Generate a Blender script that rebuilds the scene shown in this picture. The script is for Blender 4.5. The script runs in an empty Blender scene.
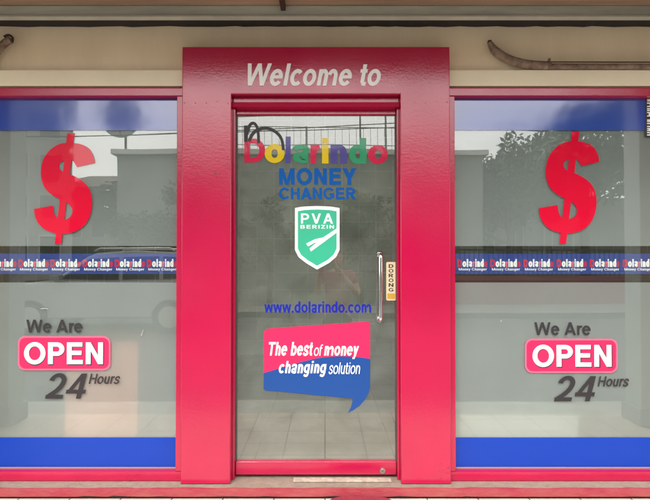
import bpy, bmesh, math, random
from mathutils import Vector, Matrix

S = bpy.context.scene
R = math.radians
random.seed(7)

# ------------------------------------------------------------------ camera
F = 505.0                       # focal length in photo pixels (650 wide)
PITCH = R(0.8)
CAM = Vector((0.0, -2.55, 1.185))
cd = bpy.data.cameras.new('camera')
cam = bpy.data.objects.new('camera', cd)
S.collection.objects.link(cam)
cam.location = CAM
cam.rotation_euler = (R(90) + PITCH, 0, 0)
cd.sensor_width = 36
cd.lens = F / 650 * 36
cd.clip_start = 0.02
cd.clip_end = 2000
S.camera = cam

# ------------------------------------------------------------------ world and sun
SUN_EL, SUN_AZ = R(50), R(200)      # azimuth from +Y clockwise: the sun stands over the street
w = bpy.data.worlds.new('World')
S.world = w
w.use_nodes = True
nt = w.node_tree
nt.nodes.clear()
sky = nt.nodes.new('ShaderNodeTexSky')
sky.sky_type = 'NISHITA'
sky.sun_disc = False
sky.sun_elevation = SUN_EL
sky.sun_rotation = SUN_AZ
sky.air_density = 1.0
sky.dust_density = 6.0
sky.ozone_density = 1.0
# thin bright cloud layer over the sky
tc = nt.nodes.new('ShaderNodeTexCoord')
mp = nt.nodes.new('ShaderNodeMapping')
mp.inputs['Scale'].default_value = (1.0, 1.0, 3.0)
nz = nt.nodes.new('ShaderNodeTexNoise')
nz.inputs['Scale'].default_value = 2.2
nz.inputs['Detail'].default_value = 6
cr = nt.nodes.new('ShaderNodeValToRGB')
cr.color_ramp.elements[0].position = 0.30
cr.color_ramp.elements[0].color = (0.55, 0.55, 0.55, 1)
cr.color_ramp.elements[1].position = 0.62
cr.color_ramp.elements[1].color = (1, 1, 1, 1)
mx = nt.nodes.new('ShaderNodeMix')
mx.data_type = 'RGBA'
mx.inputs['B'].default_value = (14.5, 14.3, 13.9, 1)
bg = nt.nodes.new('ShaderNodeBackground')
bg.inputs['Strength'].default_value = 0.15
out = nt.nodes.new('ShaderNodeOutputWorld')
L = nt.links.new
L(tc.outputs['Generated'], mp.inputs['Vector'])
L(mp.outputs['Vector'], nz.inputs['Vector'])
L(nz.outputs['Fac'], cr.inputs['Fac'])
L(cr.outputs['Color'], mx.inputs['Factor'])
L(sky.outputs['Color'], mx.inputs['A'])
L(mx.outputs['Result'], bg.inputs['Color'])
L(bg.outputs['Background'], out.inputs['Surface'])

sd = bpy.data.lights.new('sun', 'SUN')
sd.energy = 1.35
sd.angle = R(28)
sd.color = (1.0, 0.96, 0.9)
sun = bpy.data.objects.new('sun', sd)
S.collection.objects.link(sun)
sdir = Vector((math.sin(SUN_AZ) * math.cos(SUN_EL), math.cos(SUN_AZ) * math.cos(SUN_EL), math.sin(SUN_EL)))
sun.rotation_euler = sdir.to_track_quat('Z', 'Y').to_euler()

S.view_settings.view_transform = 'Standard'
S.view_settings.look = 'None'
S.view_settings.gamma = 1
S.view_settings.use_curve_mapping = False
S.view_settings.exposure = 0.88
S.render.engine = 'CYCLES'
cy = S.cycles
cy.max_bounces = 9
cy.diffuse_bounces = 4
cy.glossy_bounces = 4
cy.transmission_bounces = 6
cy.transparent_max_bounces = 16
cy.sample_clamp_indirect = 6
cy.use_denoising = True
try:
    cy.denoiser = 'OPENIMAGEDENOISE'
except Exception:
    pass

# ------------------------------------------------------------------ helpers
def at(px, py, Y):
    """point of the plane y = Y seen at photo pixel (px, py)"""
    u, v = (px - 325) / F, (250 - py) / F
    c, s = math.cos(PITCH), math.sin(PITCH)
    d = Vector((u, c - v * s, s + v * c))
    t = (Y - CAM.y) / d.y
    return CAM + d * t

def X(px, Y): return at(px, 250, Y).x
def Z(py, Y): return at(325, py, Y).z

def place(o, parent=None):
    S.collection.objects.link(o)
    if parent is not None:
        o.parent = parent
    return o

def empty(name, label, cat, loc=(0, 0, 0), rz=0, group=None):
    o = bpy.data.objects.new(name, None)
    o.empty_display_size = 0.1
    S.collection.objects.link(o)
    o.location = loc
    o.rotation_euler = (0, 0, rz)
    o['label'] = label
    o['category'] = cat
    if group: o['group'] = group
    return o

def tag(o, label=None, cat=None, group=None, kind=None):
    if label: o['label'] = label
    if cat: o['category'] = cat
    if group: o['group'] = group
    if kind: o['kind'] = kind
    return o

class MB:
    """collects shapes into one mesh object (coordinates are world unless origin given)"""
    def __init__(s):
        s.bm = bmesh.new()
    def box(s, x0, x1, y0, y1, z0, z1, bev=0, mi=0, seg=2):
        r = bmesh.ops.create_cube(s.bm, size=1)
        vs = r['verts']
        for v in vs:
            v.co = Vector(((x0 + x1) / 2 + v.co.x * (x1 - x0), (y0 + y1) / 2 + v.co.y * (y1 - y0), (z0 + z1) / 2 + v.co.z * (z1 - z0)))
        fs = {f for v in vs for f in v.link_faces}
        for f in fs: f.material_index = mi
        if bev:
            es = {e for v in vs for e in v.link_edges}
            bmesh.ops.bevel(s.bm, geom=list(es), offset=bev, segments=seg, profile=0.7, affect='EDGES')
        return s
    def tube(s, pts, rad, n=12, cap=True, mi=0):
        pts = [Vector(p) for p in pts]
        rads = rad if isinstance(rad, (list, tuple)) else [rad] * len(pts)
        rings = []
        up = None
        for i, p in enumerate(pts):
            if i == 0: d = pts[1] - p
            elif i == len(pts) - 1: d = p - pts[i - 1]
            else: d = (pts[i + 1] - pts[i - 1])
            d.normalize()
            if up is None:
                up = Vector((0, 0, 1)) if abs(d.z) < 0.9 else Vector((1, 0, 0))
            a = d.cross(up).normalized()
            b = a.cross(d).normalized()
            up = b
            rings.append([s.bm.verts.new(p + (a * math.cos(k * 2 * math.pi / n) + b * math.sin(k * 2 * math.pi / n)) * rads[i]) for k in range(n)])
        for i in range(len(rings) - 1):
            for k in range(n):
                f = s.bm.faces.new((rings[i][k], rings[i][(k + 1) % n], rings[i + 1][(k + 1) % n], rings[i + 1][k]))
                f.smooth = True
                f.material_index = mi
        if cap:
            s.bm.faces.new(rings[0][::-1]).material_index = mi
            s.bm.faces.new(rings[-1]).material_index = mi
        return s
    def prism(s, pts, y0, y1, mi=0, bev=0):
        """outline in (x, z), extruded from y0 to y1"""
        a = [s.bm.verts.new((p[0], y0, p[1])) for p in pts]
        f0 = s.bm.faces.new(a)
        b = [s.bm.verts.new((p[0], y1, p[1])) for p in pts]
        f1 = s.bm.faces.new(b[::-1])
        n = len(pts)
        fs = [f0, f1]
        for i in range(n):
            fs.append(s.bm.faces.new((a[i], b[i], b[(i + 1) % n], a[(i + 1) % n])))
        for f in fs: f.material_index = mi
        bmesh.ops.recalc_face_normals(s.bm, faces=fs)
        if bev:
            es = [e for e in f0.edges] + [e for e in f1.edges]
            bmesh.ops.bevel(s.bm, geom=es, offset=bev, segments=3, profile=0.6, affect='EDGES')
        return s
    def disc(s, c, r, axis, depth, n=32, mi=0, r2=None):
        axis = Vector(axis).normalized()
        m = Matrix.Translation(Vector(c)) @ axis.to_track_quat('Z', 'Y').to_matrix().to_4x4()
        res = bmesh.ops.create_cone(s.bm, cap_ends=True, segments=n, radius1=r, radius2=r if r2 is None else r2, depth=depth, matrix=m)
        for f in {f for v in res['verts'] for f in v.link_faces}:
            f.material_index = mi
        return s
    def ball(s, c, r, mi=0, sub=2, scale=(1, 1, 1)):
        res = bmesh.ops.create_icosphere(s.bm, subdivisions=sub, radius=r)
        for v in res['verts']:
            v.co = Vector((v.co.x * scale[0], v.co.y * scale[1], v.co.z * scale[2])) + Vector(c)
        for f in {f for v in res['verts'] for f in v.link_faces}:
            f.smooth = True; f.material_index = mi
        return s
    def build(s, name, mats, parent=None, smooth=False):
        me = bpy.data.meshes.new(name)
        if parent is not None:
            inv = parent_matrix(parent).inverted()
            s.bm.transform(inv)
        bmesh.ops.recalc_face_normals(s.bm, faces=s.bm.faces[:])
        s.bm.to_mesh(me); s.bm.free()
        if smooth:
            for p in me.polygons: p.use_smooth = True
        for m in (mats if isinstance(mats, (list, tuple)) else [mats]):
            me.materials.append(m)
        return place(bpy.data.objects.new(name, me), parent)

def parent_matrix(o):
    m = Matrix.LocRotScale(o.location, o.rotation_euler, o.scale)
    return parent_matrix(o.parent) @ m if o.parent else m

def copy_tree(o, parent=None):
    c = o.copy()
    S.collection.objects.link(c)
    c.parent = parent
    for ch in list(o.children):
        copy_tree(ch, c)
    return c

# ------------------------------------------------------------------ materials
def N(nt, t, **kw):
    n = nt.nodes.new(t)
    for k, v in kw.items():
        if k in n.inputs: n.inputs[k].default_value = v
        else: setattr(n, k, v)
    return n

def mat(name, col, rough=0.6, metal=0.0, spec=0.5, coat=0.0, coat_rough=0.1, bump=0.0, bscale=40, var=0.0, vscale=4,
        col2=None, stretch=(1, 1, 1), ior=1.5, rvar=0.0):
    m = bpy.data.materials.new(name)
    m.use_nodes = True
    nt = m.node_tree
    b = nt.nodes['Principled BSDF']
    b.inputs['Base Color'].default_value = (*col, 1)
    b.inputs['Roughness'].default_value = rough
    b.inputs['Metallic'].default_value = metal
    b.inputs['Specular IOR Level'].default_value = spec
    b.inputs['IOR'].default_value = ior
    b.inputs['Coat Weight'].default_value = coat
    b.inputs['Coat Roughness'].default_value = coat_rough
    L = nt.links.new
    if bump or var or rvar:
        g = N(nt, 'ShaderNodeNewGeometry')
        mp = N(nt, 'ShaderNodeMapping'); mp.inputs['Scale'].default_value = stretch
        L(g.outputs['Position'], mp.inputs['Vector'])
        vec = mp.outputs['Vector']
    if var:
        n1 = N(nt, 'ShaderNodeTexNoise', Scale=vscale, Detail=6.0, Roughness=0.62)
        L(vec, n1.inputs['Vector'])
        r = N(nt, 'ShaderNodeValToRGB')
        r.color_ramp.elements[0].position = 0.32
        r.color_ramp.elements[1].position = 0.68
        c2 = col2 or tuple(c * (1 - var) for c in col)
        r.color_ramp.elements[0].color = (*c2, 1)
        r.color_ramp.elements[1].color = (*col, 1)
        L(n1.outputs['Fac'], r.inputs['Fac'])
        L(r.outputs['Color'], b.inputs['Base Color'])
    if rvar:
        n3 = N(nt, 'ShaderNodeTexNoise', Scale=vscale * 2.3, Detail=5.0)
        L(vec, n3.inputs['Vector'])
        mr = N(nt, 'ShaderNodeMapRange')
        mr.inputs['From Min'].default_value = 0.3; mr.inputs['From Max'].default_value = 0.7
        mr.inputs['To Min'].default_value = max(0.02, rough - rvar); mr.inputs['To Max'].default_value = rough + rvar
        L(n3.outputs['Fac'], mr.inputs['Value']); L(mr.outputs['Result'], b.inputs['Roughness'])
    if bump:
        n2 = N(nt, 'ShaderNodeTexNoise', Scale=bscale, Detail=5.0, Roughness=0.6)
        L(vec, n2.inputs['Vector'])
        bp = N(nt, 'ShaderNodeBump', Strength=bump, Distance=0.01)
        L(n2.outputs['Fac'], bp.inputs['Height'])
        L(bp.outputs['Normal'], b.inputs['Normal'])
    return m

def schlick(nt, r0):
    """view angle reflectance that is the same on both sides of a sheet"""
    L = nt.links.new
    g = N(nt, 'ShaderNodeNewGeometry')
    d = N(nt, 'ShaderNodeVectorMath', operation='DOT_PRODUCT')
    L(g.outputs['Normal'], d.inputs[0]); L(g.outputs['Incoming'], d.inputs[1])
    a = N(nt, 'ShaderNodeMath', operation='ABSOLUTE'); L(d.outputs['Value'], a.inputs[0])
    s = N(nt, 'ShaderNodeMath', operation='SUBTRACT'); s.inputs[0].default_value = 1; L(a.outputs[0], s.inputs[1])
    p = N(nt, 'ShaderNodeMath', operation='POWER'); L(s.outputs[0], p.inputs[0]); p.inputs[1].default_value = 5
    m = N(nt, 'ShaderNodeMath', operation='MULTIPLY_ADD')
    L(p.outputs[0], m.inputs[0]); m.inputs[1].default_value = 1 - r0; m.inputs[2].default_value = r0
    return m.outputs[0]

def glass_mat(name, r0, tint=(0.95, 0.97, 0.95), wave=0.02, dust_haze=0.012):
    m = bpy.data.materials.new(name); m.use_nodes = True
    nt = m.node_tree; nt.nodes.clear(); L = nt.links.new
    o = N(nt, 'ShaderNodeOutputMaterial')
    t = N(nt, 'ShaderNodeBsdfTransparent'); t.inputs['Color'].default_value = (*tint, 1)
    g = N(nt, 'ShaderNodeBsdfGlossy'); g.inputs['Roughness'].default_value = 0.0
    g.inputs['Color'].default_value = (1, 1, 1, 1)
    geo = N(nt, 'ShaderNodeNewGeometry')
    nz = N(nt, 'ShaderNodeTexNoise', Scale=1.6, Detail=1.0)
    L(geo.outputs['Position'], nz.inputs['Vector'])
    b = N(nt, 'ShaderNodeBump', Strength=wave, Distance=0.05)
    L(nz.outputs['Fac'], b.inputs['Height']); L(b.outputs['Normal'], g.inputs['Normal'])
    x = N(nt, 'ShaderNodeMixShader')
    # dusty haze and wiping marks: pale colour mixed in to lighten the pane
    df = N(nt, 'ShaderNodeBsdfDiffuse'); df.inputs['Color'].default_value = (0.60, 0.66, 0.58, 1)
    n2 = N(nt, 'ShaderNodeTexNoise', Scale=3.5, Detail=7.0, Roughness=0.65, Distortion=0.8)
    L(geo.outputs['Position'], n2.inputs['Vector'])
    mr = N(nt, 'ShaderNodeMapRange')
    mr.inputs['From Min'].default_value = 0.3; mr.inputs['From Max'].default_value = 0.75
    mr.inputs['To Min'].default_value = dust_haze * 0.5; mr.inputs['To Max'].default_value = dust_haze * 1.6
    L(n2.outputs['Fac'], mr.inputs['Value'])
    xd = N(nt, 'ShaderNodeMixShader')
    L(mr.outputs['Result'], xd.inputs[0]); L(t.outputs[0], xd.inputs[1]); L(df.outputs[0], xd.inputs[2])
    L(schlick(nt, r0), x.inputs[0]); L(xd.outputs[0], x.inputs[1]); L(g.outputs[0], x.inputs[2])
    L(x.outputs[0], o.inputs['Surface'])
    return m

def sheen_mat(name, col, r0, rough):
    """smooth printed film: diffuse colour under a shiny surface"""
    m = bpy.data.materials.new(name); m.use_nodes = True
    nt = m.node_tree; nt.nodes.clear(); L = nt.links.new
    o = N(nt, 'ShaderNodeOutputMaterial')
    d = N(nt, 'ShaderNodeBsdfDiffuse'); d.inputs['Color'].default_value = (*col, 1)
    g = N(nt, 'ShaderNodeBsdfGlossy'); g.inputs['Roughness'].default_value = rough
    g.inputs['Color'].default_value = (1, 1, 1, 1)
    geo = N(nt, 'ShaderNodeNewGeometry')
    nz = N(nt, 'ShaderNodeTexNoise', Scale=5.0, Detail=2.0)
    L(geo.outputs['Position'], nz.inputs['Vector'])
    b = N(nt, 'ShaderNodeBump', Strength=0.06, Distance=0.02)
    L(nz.outputs['Fac'], b.inputs['Height']); L(b.outputs['Normal'], g.inputs['Normal'])
    x = N(nt, 'ShaderNodeMixShader')
    L(schlick(nt, r0), x.inputs[0]); L(d.outputs[0], x.inputs[1]); L(g.outputs[0], x.inputs[2])
    L(x.outputs[0], o.inputs['Surface'])
    return m

def film_mat(name, col):
    """frosted window film: scatters light back and through, a little of the room shows blurred"""
    m = bpy.data.materials.new(name); m.use_nodes = True
    nt = m.node_tree; nt.nodes.clear(); L = nt.links.new
    o = N(nt, 'ShaderNodeOutputMaterial')
    d = N(nt, 'ShaderNodeBsdfDiffuse')
    geo = N(nt, 'ShaderNodeNewGeometry')
    mp = N(nt, 'ShaderNodeMapping'); mp.inputs['Scale'].default_value = (1, 1, 0.35)
    L(geo.outputs['Position'], mp.inputs['Vector'])
    nz = N(nt, 'ShaderNodeTexNoise', Scale=3.0, Detail=6.0, Roughness=0.6)
    L(mp.outputs['Vector'], nz.inputs['Vector'])
    r = N(nt, 'ShaderNodeValToRGB')
    r.color_ramp.elements[0].position = 0.3; r.color_ramp.elements[1].position = 0.7
    r.color_ramp.elements[0].color = (*[c * 0.9 for c in col], 1)
    r.color_ramp.elements[1].color = (*[min(1, c * 1.08) for c in col], 1)
    L(nz.outputs['Fac'], r.inputs['Fac']); L(r.outputs['Color'], d.inputs['Color'])
    t = N(nt, 'ShaderNodeBsdfTranslucent'); t.inputs['Color'].default_value = (0.75, 0.8, 0.76, 1)
    f = N(nt, 'ShaderNodeBsdfGlass'); f.inputs['Roughness'].default_value = 0.42; f.inputs['IOR'].default_value = 1.3
    x1 = N(nt, 'ShaderNodeMixShader'); x1.inputs[0].default_value = 0.35
    L(d.outputs[0], x1.inputs[1]); L(t.outputs[0], x1.inputs[2])
    x2 = N(nt, 'ShaderNodeMixShader'); x2.inputs[0].default_value = 0.30
    L(x1.outputs[0], x2.inputs[1]); L(f.outputs[0], x2.inputs[2])
    L(x2.outputs[0], o.inputs['Surface'])
    return m

def tile_mat(name, col, col2, grout, size, rough=0.25, mortar=0.006, rot=None, dirt=0.2, bump=0.2):
    m = bpy.data.materials.new(name); m.use_nodes = True
    nt = m.node_tree; L = nt.links.new
    b = nt.nodes['Principled BSDF']
    g = N(nt, 'ShaderNodeNewGeometry')
    mp = N(nt, 'ShaderNodeMapping')
    if rot: mp.inputs['Rotation'].default_value = rot
    L(g.outputs['Position'], mp.inputs['Vector'])
    br = N(nt, 'ShaderNodeTexBrick', offset=0.0, squash=1.0)
    br.inputs['Scale'].default_value = 1
    br.inputs['Brick Width'].default_value = size; br.inputs['Row Height'].default_value = size
    br.inputs['Mortar Size'].default_value = mortar / 2; br.inputs['Mortar Smooth'].default_value = 0.1
    br.inputs['Color1'].default_value = (*col, 1); br.inputs['Color2'].default_value = (*col2, 1)
    br.inputs['Mortar'].default_value = (*grout, 1)
    L(mp.outputs['Vector'], br.inputs['Vector'])
    nz = N(nt, 'ShaderNodeTexNoise', Scale=6.0, Detail=8.0, Roughness=0.65)
    L(g.outputs['Position'], nz.inputs['Vector'])
    mr = N(nt, 'ShaderNodeMapRange')
    mr.inputs['From Min'].default_value = 0.35; mr.inputs['From Max'].default_value = 0.7
    mr.inputs['To Min'].default_value = 1 - dirt; mr.inputs['To Max'].default_value = 1
    L(nz.outputs['Fac'], mr.inputs['Value'])
    mu = N(nt, 'ShaderNodeMix', data_type='RGBA', blend_type='MULTIPLY')
    mu.inputs['Factor'].default_value = 1
    L(br.outputs['Color'], mu.inputs['A']); L(mr.outputs['Result'], mu.inputs['B'])
    L(mu.outputs['Result'], b.inputs['Base Color'])
    b.inputs['Roughness'].default_value = rough
    bp = N(nt, 'ShaderNodeBump', Strength=bump, Distance=0.003, invert=True)
    L(br.outputs['Fac'], bp.inputs['Height']); L(bp.outputs['Normal'], b.inputs['Normal'])
    return m

R0 = 0.085
M = {}
def red_paint():
    """glossy brushed enamel with orange peel, small chips and hairline cracks"""
    m = mat('red_paint', (0.46, 0.002, 0.052), rough=0.17, spec=0.5, ior=1.72, var=0.16, vscale=1.7, bump=0.05, bscale=70, rvar=0.05)
    nt = m.node_tree; L = nt.links.new
    b = nt.nodes['Principled BSDF']
    src = b.inputs['Base Color'].links[0].from_socket
    g = N(nt, 'ShaderNodeNewGeometry')
    n = N(nt, 'ShaderNodeTexNoise', Scale=42.0, Detail=3.0, Roughness=0.7)
    n2 = N(nt, 'ShaderNodeTexNoise', Scale=2.6, Detail=2.0)
    L(g.outputs['Position'], n.inputs['Vector']); L(g.outputs['Position'], n2.inputs['Vector'])
    ad = N(nt, 'ShaderNodeMath', operation='MULTIPLY'); L(n.outputs['Fac'], ad.inputs[0]); L(n2.outputs['Fac'], ad.inputs[1])
    mr = N(nt, 'ShaderNodeMapRange')
    mr.inputs['From Min'].default_value = 0.43; mr.inputs['From Max'].default_value = 0.46
    L(ad.outputs[0], mr.inputs['Value'])
    mx = N(nt, 'ShaderNodeMix', data_type='RGBA')
    L(mr.outputs['Result'], mx.inputs['Factor']); L(src, mx.inputs['A'])
    mx.inputs['B'].default_value = (0.16, 0.01, 0.03, 1)
    L(mx.outputs['Result'], b.inputs['Base Color'])
    # brush waviness
    bp0 = b.inputs['Normal'].links[0].from_node
    mp = N(nt, 'ShaderNodeMapping'); mp.inputs['Scale'].default_value = (1, 1, 3.2)
    L(g.outputs['Position'], mp.inputs['Vector'])
    nb = N(nt, 'ShaderNodeTexNoise', Scale=26.0, Detail=4.0, Roughness=0.5, Distortion=0.6)
    L(mp.outputs['Vector'], nb.inputs['Vector'])
    bp = N(nt, 'ShaderNodeBump', Strength=0.028, Distance=0.010)
    L(nb.outputs['Fac'], bp.inputs['Height']); L(bp0.outputs['Normal'], bp.inputs['Normal'])
    for l in list(b.inputs['Normal'].links): nt.links.remove(l)
    L(bp.outputs['Normal'], b.inputs['Normal'])
    return m
M['red'] = red_paint()
M['redworn'] = mat('worn_red_paint', (0.31, 0.022, 0.045), rough=0.6, var=0.5, vscale=9, col2=(0.33, 0.07, 0.07), bump=0.4, bscale=30, stretch=(1, 1, 2.5))
M['beige'] = mat('beige_wall_paint', (0.84, 0.69, 0.48), rough=0.75, var=0.14, vscale=2.2, col2=(0.76, 0.61, 0.42), bump=0.14, bscale=30, stretch=(2.2, 1, 0.5))
M['ledge'] = mat('cream_ledge_paint', (0.88, 0.78, 0.58), rough=0.7, var=0.12, vscale=3, bump=0.12, bscale=26)
M['concrete'] = mat('dirty_concrete', (0.27, 0.215, 0.17), rough=0.85, var=0.5, vscale=30, col2=(0.22, 0.16, 0.13), bump=0.5, bscale=60)
M['cream'] = mat('cream_threshold', (0.52, 0.45, 0.36), rough=0.6, var=0.45, vscale=30, bump=0.2, bscale=40)
M['brown'] = mat('brown_wood', (0.36, 0.24, 0.16), rough=0.6, var=0.35, vscale=5, bump=0.2, bscale=30, stretch=(0.3, 6, 6))
M['darkbrown'] = mat('dark_batten', (0.045, 0.018, 0.012), rough=0.6)
M['beam'] = mat('grey_green_metal', (0.55, 0.58, 0.50), rough=0.45, metal=0.25, var=0.3, vscale=5, bump=0.05, bscale=30, stretch=(0.4, 1, 3))
M['lip'] = mat('pale_metal_lip', (0.55, 0.56, 0.48), rough=0.4, metal=0.2, var=0.2, vscale=8)
M['black'] = mat('black_gap', (0.012, 0.008, 0.008), rough=0.8)
M['pipe'] = mat('grey_brown_pipe', (0.30, 0.22, 0.16), rough=0.8, var=0.55, vscale=28, col2=(0.12, 0.07, 0.05), bump=0.5, bscale=90)
M['chrome'] = mat('polished_steel', (0.72, 0.72, 0.74), rough=0.09, metal=1.0)
M['steel'] = mat('brushed_steel', (0.55, 0.54, 0.52), rough=0.3, metal=1.0)
M['glass'] = glass_mat('window_glass', R0)
M['doorglass'] = glass_mat('door_glass', 0.09, tint=(0.94, 0.96, 0.94), dust_haze=0.075)
M['edge'] = mat('glass_seal', (0.05, 0.06, 0.055), rough=0.5)
M['film'] = film_mat('frosted_film', (0.48, 0.525, 0.55))
M['blue'] = sheen_mat('blue_film', (0.012, 0.050, 0.33), 0.115, 0.10)
M['blue2'] = sheen_mat('lower_blue_film', (0.003, 0.040, 0.36), 0.025, 0.12)
M['bandblue'] = mat('printed_blue', (0.008, 0.035, 0.25), rough=0.35)
M['vred'] = sheen_mat('red_vinyl', (0.60, 0.006, 0.034), 0.035, 0.03)
M['vpink'] = mat('pink_vinyl', (0.70, 0.014, 0.095), rough=0.4)
M['vpinkl'] = mat('light_pink_vinyl', (0.80, 0.12, 0.22), rough=0.4)
M['vwhite'] = mat('white_vinyl', (0.86, 0.86, 0.86), rough=0.45)
M['vpanel'] = mat('cream_white_letters', (0.93, 0.91, 0.90), rough=0.5)
M['vgrey'] = mat('charcoal_vinyl', (0.020, 0.017, 0.021), rough=0.5)
M['vblue'] = sheen_mat('blue_vinyl', (0.006, 0.09, 0.36), 0.02, 0.03)
M['vnavy'] = sheen_mat('web_blue_vinyl', (0.010, 0.02, 0.34), 0.022, 0.03)
M['vbubble'] = mat('speech_blue_vinyl', (0.004, 0.055, 0.25), rough=0.4)
M['vgreen'] = mat('badge_green_vinyl', (0.022, 0.40, 0.24), rough=0.5)
M['lred'] = sheen_mat('rose_vinyl', (0.55, 0.02, 0.07), 0.022, 0.03)
M['lyel'] = sheen_mat('yellow_vinyl', (0.66, 0.48, 0.02), 0.022, 0.03)
M['lpur'] = sheen_mat('violet_vinyl', (0.08, 0.07, 0.26), 0.022, 0.03)
M['lgrn'] = sheen_mat('sea_green_vinyl', (0.04, 0.28, 0.14), 0.022, 0.03)
M['sticker'] = mat('cream_sticker', (0.70, 0.60, 0.40), rough=0.5)
M['gold'] = mat('gold_sticker', (0.55, 0.33, 0.05), rough=0.45)
M['floor'] = tile_mat('cream_floor_tile', (0.62, 0.54, 0.44), (0.58, 0.50, 0.41), (0.16, 0.12, 0.10), 0.25, rough=0.28, mortar=0.007)
M['roomtile'] = tile_mat('pale_green_wall_tile', (0.60, 0.72, 0.58), (0.55, 0.67, 0.54), (0.92, 0.96, 0.88), 0.2, rough=0.3, mortar=0.012, rot=(R(90), 0, 0))
M['roomfloor'] = tile_mat('grey_room_tile', (0.40, 0.38, 0.34), (0.37, 0.35, 0.32), (0.15, 0.14, 0.13), 0.4, rough=0.25)
M['roomwall'] = mat('room_wall', (0.50, 0.50, 0.46), rough=0.8)
M['asphalt'] = mat('asphalt', (0.11, 0.11, 0.108), rough=0.9, var=0.35, vscale=1.5, bump=0.4, bscale=80)
M['paving'] = tile_mat('pavement_slab', (0.27, 0.25, 0.23), (0.24, 0.23, 0.21), (0.10, 0.10, 0.09), 0.4, rough=0.8)
M['kerb'] = mat('kerb_concrete', (0.36, 0.35, 0.32), rough=0.85, var=0.3, vscale=5, bump=0.3, bscale=50)
M['earth'] = mat('earth', (0.12, 0.10, 0.07), rough=0.95, var=0.4, vscale=0.5)
M['white'] = mat('road_white', (0.7, 0.7, 0.68), rough=0.7, var=0.3, vscale=8)
M['column'] = mat('pale_column_paint', (0.42, 0.45, 0.42), rough=0.6, var=0.2, vscale=3, bump=0.1)
M['facade'] = mat('grey_green_render', (0.27, 0.29, 0.25), rough=0.85, var=0.5, vscale=0.7, bump=0.2, bscale=12)
M['facade2'] = mat('pale_render', (0.34, 0.35, 0.32), rough=0.85, var=0.3, vscale=0.6, bump=0.2, bscale=12)
M['roof'] = mat('brown_roof', (0.14, 0.09, 0.07), rough=0.8, var=0.3, vscale=2)
M['darkglass'] = mat('dark_window', (0.02, 0.025, 0.03), rough=0.08, spec=0.8)
M['trim'] = mat('pale_trim', (0.5, 0.5, 0.47), rough=0.7)
M['iron'] = mat('dark_iron', (0.03, 0.028, 0.028), rough=0.5, metal=0.4)
M['greyiron'] = mat('grey_painted_iron', (0.16, 0.16, 0.15), rough=0.6)
M['maroon'] = mat('maroon_metal', (0.20, 0.035, 0.045), rough=0.5, var=0.3, vscale=8)
M['bark'] = mat('bark', (0.10, 0.075, 0.055), rough=0.9, var=0.4, vscale=8, bump=0.6, bscale=25)
M['leaf'] = mat('leaf', (0.050, 0.095, 0.028), rough=0.6, var=0.5, vscale=2.2, col2=(0.022, 0.045, 0.014))
M['carwhite'] = mat('white_car_paint', (0.27, 0.28, 0.285), rough=0.2, coat=1.0, coat_rough=0.03)
M['cargrey'] = mat('silver_car_paint', (0.42, 0.44, 0.45), rough=0.25, metal=0.5, coat=1.0, coat_rough=0.03)
M['carglass'] = mat('car_glass', (0.012, 0.014, 0.016), rough=0.04, spec=0.8)
M['tyre'] = mat('tyre', (0.02, 0.02, 0.02), rough=0.85)
M['lamp'] = mat('headlamp', (0.7, 0.72, 0.74), rough=0.1, coat=1)
M['taillamp'] = mat('tail_lamp', (0.45, 0.01, 0.01), rough=0.15, coat=1)
M['skin'] = mat('skin', (0.40, 0.22, 0.14), rough=0.55)
M['hair'] = mat('hair', (0.012, 0.010, 0.009), rough=0.5)
M['shirt'] = mat('red_shirt', (0.25, 0.03, 0.045), rough=0.85, bump=0.2, bscale=30)
M['trousers'] = mat('dark_trousers', (0.03, 0.032, 0.045), rough=0.85, bump=0.2, bscale=30)
M['eye'] = mat('eye', (0.7, 0.7, 0.68), rough=0.2)
M['lips'] = mat('lips', (0.36, 0.12, 0.10), rough=0.5)
M['phone'] = mat('phone', (0.02, 0.02, 0.022), rough=0.15, coat=1)
M['matred'] = mat('maroon_mat', (0.30, 0.02, 0.04), rough=0.95, bump=0.8, bscale=120, var=0.3, vscale=20)
M['pinkbox'] = mat('salmon_cabinet', (0.88, 0.34, 0.22), rough=0.5)
M['whitebox'] = mat('white_cabinet', (0.85, 0.87, 0.84), rough=0.5)
M['residue'] = mat('glue_residue', (0.36, 0.39, 0.38), rough=0.6)
M['chip'] = mat('dark_chip', (0.20, 0.06, 0.06), rough=0.8)
M['rings'] = mat('dusty_seal', (0.25, 0.23, 0.2), rough=0.8)

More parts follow.
